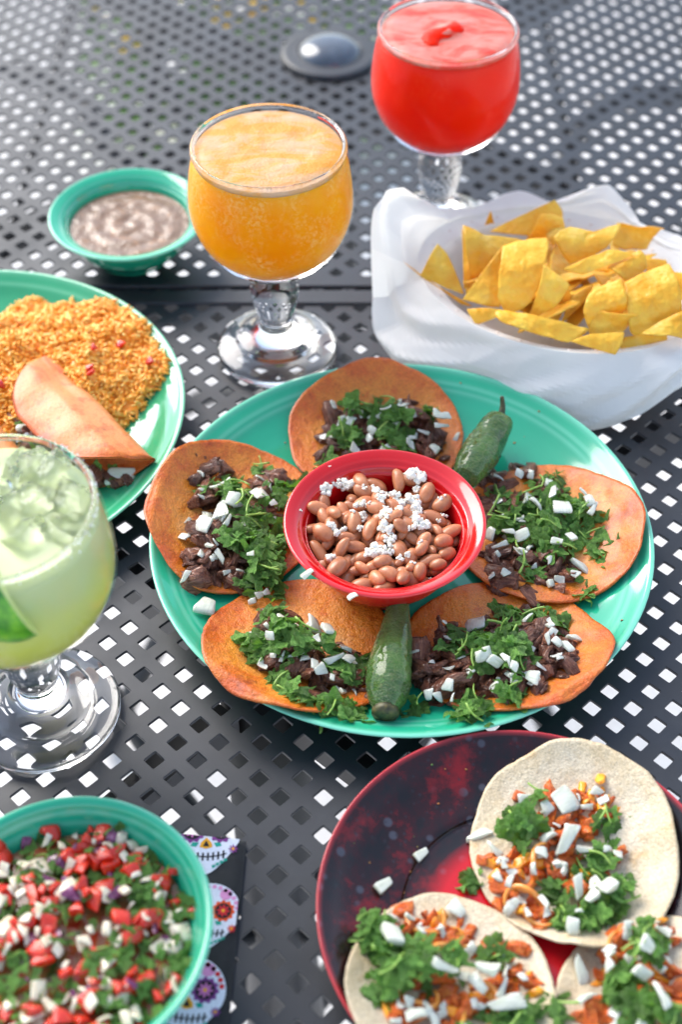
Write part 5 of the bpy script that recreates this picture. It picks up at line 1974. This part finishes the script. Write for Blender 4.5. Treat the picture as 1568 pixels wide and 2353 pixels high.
rs = random.Random(3)
for i in range(26):                                   # chips lying deeper in the basket
    a, q = rs.uniform(0, 6.28), 0.055 * math.sqrt(rs.random())
    c = np.array([BC[0] + q * math.cos(a) * 1.1, BC[1] + q * math.sin(a) * 0.8, 0.040 + 0.020 * rs.random()])
    a0 = rs.uniform(0, 6.28)
    nn = rotm((rs.gauss(0, .4), rs.gauss(0, .4), 1), a0)
    tri = [c + nn @ np.array([0.026 * math.cos(t), 0.026 * math.sin(t), 0]) for t in (0, 2.1, 4.2)]
    chip(tri, rs.uniform(-.004, .006), 'yellow tortilla chip mostly buried under the top layer in the basket', 200 + i)
CH = [
    ([(590, 230), (915, 82), (965, 170), (780, 260)], .060, .076, .003, 'tall yellow chip at the very back of the basket'),
    ([(568, 200), (600, 138), (616, 195)], .060, .072, .001, 'small chip tip poking out at the back left of the pile'),
    ([(845, 122), (962, 150), (965, 225), (780, 285)], .062, .084, .004, 'narrow chip standing behind the large bubbly chip'),
    ([(1255, 232), (1370, 250), (1482, 222), (1405, 352), (1222, 318)], .056, .076, -.006, 'curled chip at the back right of the pile'),
    ([(452, 200), (560, 250), (755, 275), (600, 430), (500, 480)], .052, .080, .006, 'wide dark yellow chip at the back left of the pile'),
    ([(450, 210), (500, 330), (520, 450), (462, 520)], .046, .074, .002, 'narrow chip standing on edge at the left of the pile'),
    ([(875, 250), (925, 212), (1005, 235), (910, 305)], .066, .074, .003, 'small chip corner between the back chips'),
    ([(1370, 362), (1482, 368), (1486, 410), (1392, 440)], .055, .064, .002, 'small flat chip at the back right near the paper'),
    ([(990, 232), (1110, 262), (1256, 203), (1180, 338), (1000, 392), (905, 300)], .070, .082, .005, 'large pale chip lying on top of the pile at the back'),
    ([(955, 440), (1180, 338), (1312, 370), (1060, 462)], .070, .080, .005, 'pale flat chip lying across the middle of the pile'),
    ([(1180, 432), (1342, 348), (1385, 432), (1272, 500)], .068, .078, .005, 'pale chip overlapping the flat chip at centre right'),
    ([(155, 392), (250, 470), (500, 612), (440, 600)], .036, .056, .003, 'thin lower chip at the far left of the basket'),
    ([(325, 293), (378, 350), (458, 548), (240, 452)], .048, .074, .004, 'pointed chip leaning at the far left of the basket'),
    ([(668, 288), (640, 618), (455, 572)], .050, .082, .004, 'triangular chip just left of the large bubbly chip'),
    ([(660, 303), (888, 256), (868, 400), (800, 592), (690, 640), (630, 560)], .058, .092, .004, 'large bubbly chip facing forward in the middle of the pile'),
    ([(1090, 530), (1250, 462), (1264, 610), (1110, 745), (1052, 615)], .048, .080, .007, 'broad curved chip right of the dark gap'),
    ([(1000, 560), (1112, 492), (1096, 545), (955, 700)], .046, .070, .002, 'slender chip edge beside the dark gap'),
    ([(985, 505), (1014, 580), (950, 716), (820, 690)], .048, .074, -.006, 'cupped chip in front of the dark gap'),
    ([(865, 398), (996, 494), (920, 596), (795, 676)], .056, .086, .004, 'twisted chip right of the large bubbly chip'),
    ([(1272, 492), (1500, 393), (1552, 640), (1350, 755), (1290, 735)], .052, .084, .006, 'large bright chip at the right of the pile'),
    ([(1515, 428), (1640, 450), (1640, 610), (1552, 560)], .050, .072, .004, 'chip at the right edge of the picture behind the large bright chip'),
    ([(1268, 500), (1300, 560), (1362, 600), (1268, 620)], .060, .076, .003, 'small chip tucked left of the large bright chip'),
    ([(1100, 655), (1170, 615), (1338, 622), (1265, 745), (1098, 750)], .050, .070, .004, 'bent chip near the front of the pile'),
    ([(1270, 765), (1470, 740), (1480, 800), (1370, 872), (1245, 852)], .040, .052, .003, 'shaded orange chip under the front right chips'),
    ([(1440, 770), (1620, 770), (1620, 830), (1400, 830)], .040, .050, .002, 'orange chip low at the right edge of the basket'),
    ([(1348, 758), (1460, 690), (1640, 620), (1640, 780), (1480, 772)], .056, .068, .004, 'pale chip reaching out of the picture at right'),
    ([(475, 625), (590, 618), (684, 640), (522, 704)], .047, .055, .003, 'small folded chip at the front left of the pile'),
    ([(622, 650), (700, 650), (1092, 745), (985, 802), (800, 760), (640, 705)], .050, .060, .004, 'long thick chip lying along the front of the pile'),
    ([(1000, 800), (1100, 760), (1268, 752), (1228, 858)], .050, .058, .003, 'front chip resting on the paper edge'),
]
for i, (pts, zb, zt, bu, lab) in enumerate(CH):
    zchip(pts, zb, zt, bu * 2.0, lab, i, twist=rs.uniform(-.35, .35))

# ------------------------------------------------------------------ ice, salt and lime on the margarita
m = Mat('ice', (0.97, 1.0, 0.98, 1), 0.03, Transmission_Weight=1.0, IOR=1.28)
m.bump(m.noise(1.2, 2), 0.2, 0.3)
M['ice'] = m.m
ICE = [Proto(*onion_piece(s + 60, d, 0.0), {'i': M['ice']}, name='ice') for s, d in ((1, (1, .9, .7)), (2, (1, .8, .8)), (3, (.95, 1, .65)), (4, (1, .7, .6)))]
rs = random.Random(15)
hset_dish(MG, 0.0024 + 0.1530, lambda q: q * 0, 0.044)
for (u, v, s, lab) in ((40, 1075, .0095, 'rounded ice cube at the back left of the margarita'), (125, 1085, .0100, 'tall clear ice cube near the back rim of the margarita'), (165, 1150, .0095, 'white ice cube at the right of the margarita'),
                       (80, 1150, .0100, 'wide ice cube in the middle of the margarita'), (20, 1160, .0090, 'ice cube at the left picture edge in the margarita'), (130, 1215, .0092, 'flat ice cube near the front rim of the margarita'),
                       (50, 1225, .0085, 'ice cube beside the lime wedge'), (190, 1200, .0070, 'small ice piece against the right rim of the glass'), (90, 1050, .0070, 'small ice piece against the back rim of the glass')):
    x, y, _ = at(u, v, 0.157)
    d = math.hypot(x - MG[0], y - MG[1])
    lim = 0.0445 - s
    if d > lim:
        x, y = MG[0] + (x - MG[0]) * lim / d, MG[1] + (y - MG[1]) * lim / d
    o = drop('ice_cube', rs.choice(ICE), 'i', None, x, y, s, 0.25, 0.85, rng=rs, q=0.9)
    tag(o, lab, 'ice', 'ice cubes in the margarita')
m = Mat('salt', lin(240, 242, 244), 0.3, Subsurface_Weight=0.2)
m.color(m.ramp(m.noise(900, 2), [(0.3, lin(228, 232, 236)), (0.7, lin(248, 248, 248))]))
M['salt'] = m.m
cv = np.array([(x, y, z) for x in (-1, 1) for y in (-1, 1) for z in (-1, 1)], float)
cf = [(0, 1, 3, 2), (4, 6, 7, 5), (0, 4, 5, 1), (2, 3, 7, 6), (0, 2, 6, 4), (1, 5, 7, 3)]
Vs, Fs, nb = [], [], 0
for i in range(520):
    a = rs.uniform(0, 6.283)
    dens = 0.4 + 0.6 * max(0, nz((math.cos(a), math.sin(a), 0), 2.5, 3) + 0.5)
    if rs.random() > dens:
        continue
    t = abs(rs.gauss(0, 1))
    z = 0.1632 - 0.0022 * t
    rr_ = (0.0484 if rs.random() < 0.75 else 0.0468) + 0.0003 + 0.11 * (0.1632 - z)
    Rm = rotm((rs.gauss(0, 1), rs.gauss(0, 1), 1), a)
    Vs.append((cv * rs.uniform(0.00016, 0.00034)) @ Rm.T + [rr_ * math.cos(a), rr_ * math.sin(a), z])
    Fs += [tuple(k + nb for k in q) for q in cf]
    nb += 8
o = obj('salt', mesh_data('salt', np.concatenate(Vs), Fs, M['salt'], False), None, (*MG, 0.0024))
tag(o, 'white salt grains crusted round the rim of the lime drink glass', 'salt', None, 'stuff')

m = Mat('lime_rind', lin(70, 140, 24), 0.32, Specular_IOR_Level=0.6)
m.color(m.ramp(m.noise(120, 3), [(0.35, lin(40, 116, 18)), (0.6, lin(96, 166, 24)), (0.8, lin(196, 200, 30))]))
m.bump(m.noise(900, 2), 0.35, 0.0008)
M['rind'] = m.m
m = Mat('lime_flesh', lin(206, 220, 140), 0.18, Subsurface_Weight=0.5)
m.b.inputs['Subsurface Radius'].default_value = (0.005, 0.006, 0.002)
m.color(m.ramp(m.noise(220, 3, stretch=(1, 1, 0.25)), [(0.3, lin(190, 212, 110)), (0.7, lin(222, 232, 168))]))
m.bump(m.noise(400, 3, stretch=(1, 1, 0.3)), 0.5, 0.001)
M['flesh'] = m.m
lw = empty('lime_wedge', at(2, 1352, 0.140))
tag(lw, 'lime wedge hooked on the rim of the margarita at left edge', 'lime')
R_ = 0.0265
hw = math.radians(32)
V, Fc = [], []
na, nl = 18, 26
for i in range(na):
    a = -hw + 2 * hw * i / (na - 1)
    for j in range(nl):
        l = -math.pi / 2 + math.pi * j / (nl - 1)
        r_ = R_ * math.cos(l) ** 0.8 if abs(l) < 1.57 else 0
        V.append((r_ * math.cos(a), r_ * math.sin(a), 1.22 * R_ * math.sin(l)))
for i in range(na - 1):
    for j in range(nl - 1):
        a = i * nl + j
        Fc.append((a, a + nl, a + nl + 1, a + 1))
o = obj('rind', mesh_data('rind', V, Fc, M['rind']), lw)
V, Fc = [], []
for s in (-1, 1):
    b0 = len(V)
    for k in range(8):
        for j in range(nl):
            l = -math.pi / 2 + math.pi * j / (nl - 1)
            r_ = (R_ * math.cos(l) ** 0.8 if abs(l) < 1.57 else 0) * k / 7 * 0.995
            V.append((r_ * math.cos(hw * s), r_ * math.sin(hw * s), 1.22 * R_ * math.sin(l) * 0.995))
    for k in range(7):
        for j in range(nl - 1):
            a = b0 + k * nl + j
            Fc.append((a, a + 1, a + nl + 1, a + nl) if s > 0 else (a, a + nl, a + nl + 1, a + 1))
obj('flesh', mesh_data('flesh', V, Fc, M['flesh'], False), lw)
zt_ = np.array([-0.50, 0.62, 0.60]); zt_ /= np.linalg.norm(zt_)
xt_ = np.array([-0.22, -0.85, 0.22]); xt_ -= zt_ * xt_.dot(zt_); xt_ /= np.linalg.norm(xt_)
lw.rotation_euler = Matrix(np.stack([xt_, np.cross(zt_, xt_), zt_], 1).tolist()).to_euler()
lw.location = at(8, 1318, 0.150)

# ------------------------------------------------------------------ flowering plants on the ground behind the far table
m = Mat('bedding_leaf', lin(60, 110, 40), 0.5)
m.color(m.ramp(m.noise(30, 3), [(0.3, lin(36, 78, 28)), (0.7, lin(96, 140, 60))]))
m.translucent(0.3, lin(120, 170, 50))
M['bed'] = m.m
M['yellow_petal'] = print_mat('yellow_petal', lin(244, 196, 40))
M['violet_petal'] = print_mat('violet_petal', lin(150, 70, 176))
for (u, v, n, cols, lab) in ((425, 60, 420, 'vyyyy', 'leafy plant with violet and yellow flowers seen through the far table holes'), (700, 25, 420, 'yyyy', 'leafy plant with yellow flowers seen behind the umbrella hole cover')):
    c = at(u, v, -0.50)
    pl = empty('flowering_plant', (c[0], c[1], GZ))
    tag(pl, lab, 'plant', 'flowering plants behind the table')
    rs = random.Random(int(u))
    V, Fc = [], []
    for i in range(n):
        a, q, z = rs.uniform(0, 6.28), 0.17 * math.sqrt(rs.random()), rs.uniform(0.02, 0.26)
        Rm = rotm((rs.gauss(0, .6), rs.gauss(0, .6), 1), rs.uniform(0, 6.28))
        s = rs.uniform(0.02, 0.04)
        P = np.array([(-1, 0, 0), (-.3, -.36, .1), (.4, -.26, .1), (1, 0, -.15), (.4, .26, .1), (-.3, .36, .1)]) * s
        b = len(V)
        V += [tuple(p) for p in (P @ Rm.T + [q * math.cos(a), q * math.sin(a), z])]
        Fc.append(tuple(range(b, b + 6)))
    obj('leaves', mesh_data('leaves', V, Fc, M['bed'], False), pl)
    for k in range(14):
        a, q = rs.uniform(0, 6.28), 0.16 * math.sqrt(rs.random())
        mt = M['violet_petal'] if (cols[k % len(cols)] == 'v') else M['yellow_petal']
        V, Fc = [(0, 0, 0.004)], []
        for j in range(30):
            t = 2 * math.pi * j / 30
            rr_ = 0.022 * (0.75 + 0.25 * math.cos(6 * t))
            V.append((rr_ * math.cos(t), rr_ * math.sin(t), 0.004 * math.cos(6 * t)))
        Fc = [(0, 1 + j, 1 + (j + 1) % 30) for j in range(30)]
        obj('flower_head', mesh_data('flower_head', V, Fc, mt), pl, (q * math.cos(a), q * math.sin(a), 0.275 + rs.uniform(-.02, .03)), (rs.gauss(0, .3), rs.gauss(0, .3), 0))

# ------------------------------------------------------------------ crumbs and specks left on the plates
m = Mat('crumb', lin(170, 96, 40), 0.5)
m.color(m.ramp(m.noise(400, 2), [(0.4, lin(96, 48, 22)), (0.5, lin(196, 120, 52)), (0.62, lin(70, 104, 44))]))
M['crumb'] = m.m
rs = random.Random(88)
ov, of = ico(1)
for (c, R0, R1, n, zfn, z0, lab) in ((MAIN, 0.100, 0.140, 46, main_z, MAIN_Z0, 'tiny brown and green crumbs scattered on the big turquoise plate'), (DP, 0.05, 0.092, 40, red_z, DP_Z0, 'tiny crumbs scattered on the mottled plate')):
    Vs, Fs, nb = [], [], 0
    for i in range(n):
        a, q = rs.uniform(0, 6.28), rs.uniform(R0, R1)
        x, y = c[0] + q * math.cos(a), c[1] + q * math.sin(a)
        zp = z0 + float(zfn(q))
        if float(hget(x, y)) > zp + 0.001:
            continue
        s_ = rs.uniform(0.0003, 0.0009)
        Vs.append(np.array([p_ * s_ * np.array([1, 0.8, 0.5]) * (1 + 0.5 * nz(p_, 2, i)) for p_ in ov]) + [x, y, zp + s_ * 0.3])
        Fs += [tuple(k + nb for k in f_) for f_ in of]
        nb += len(ov)
    o = obj('crumbs', mesh_data('crumbs', np.concatenate(Vs), Fs, M['crumb']))
    tag(o, lab, 'crumbs', None, 'stuff')
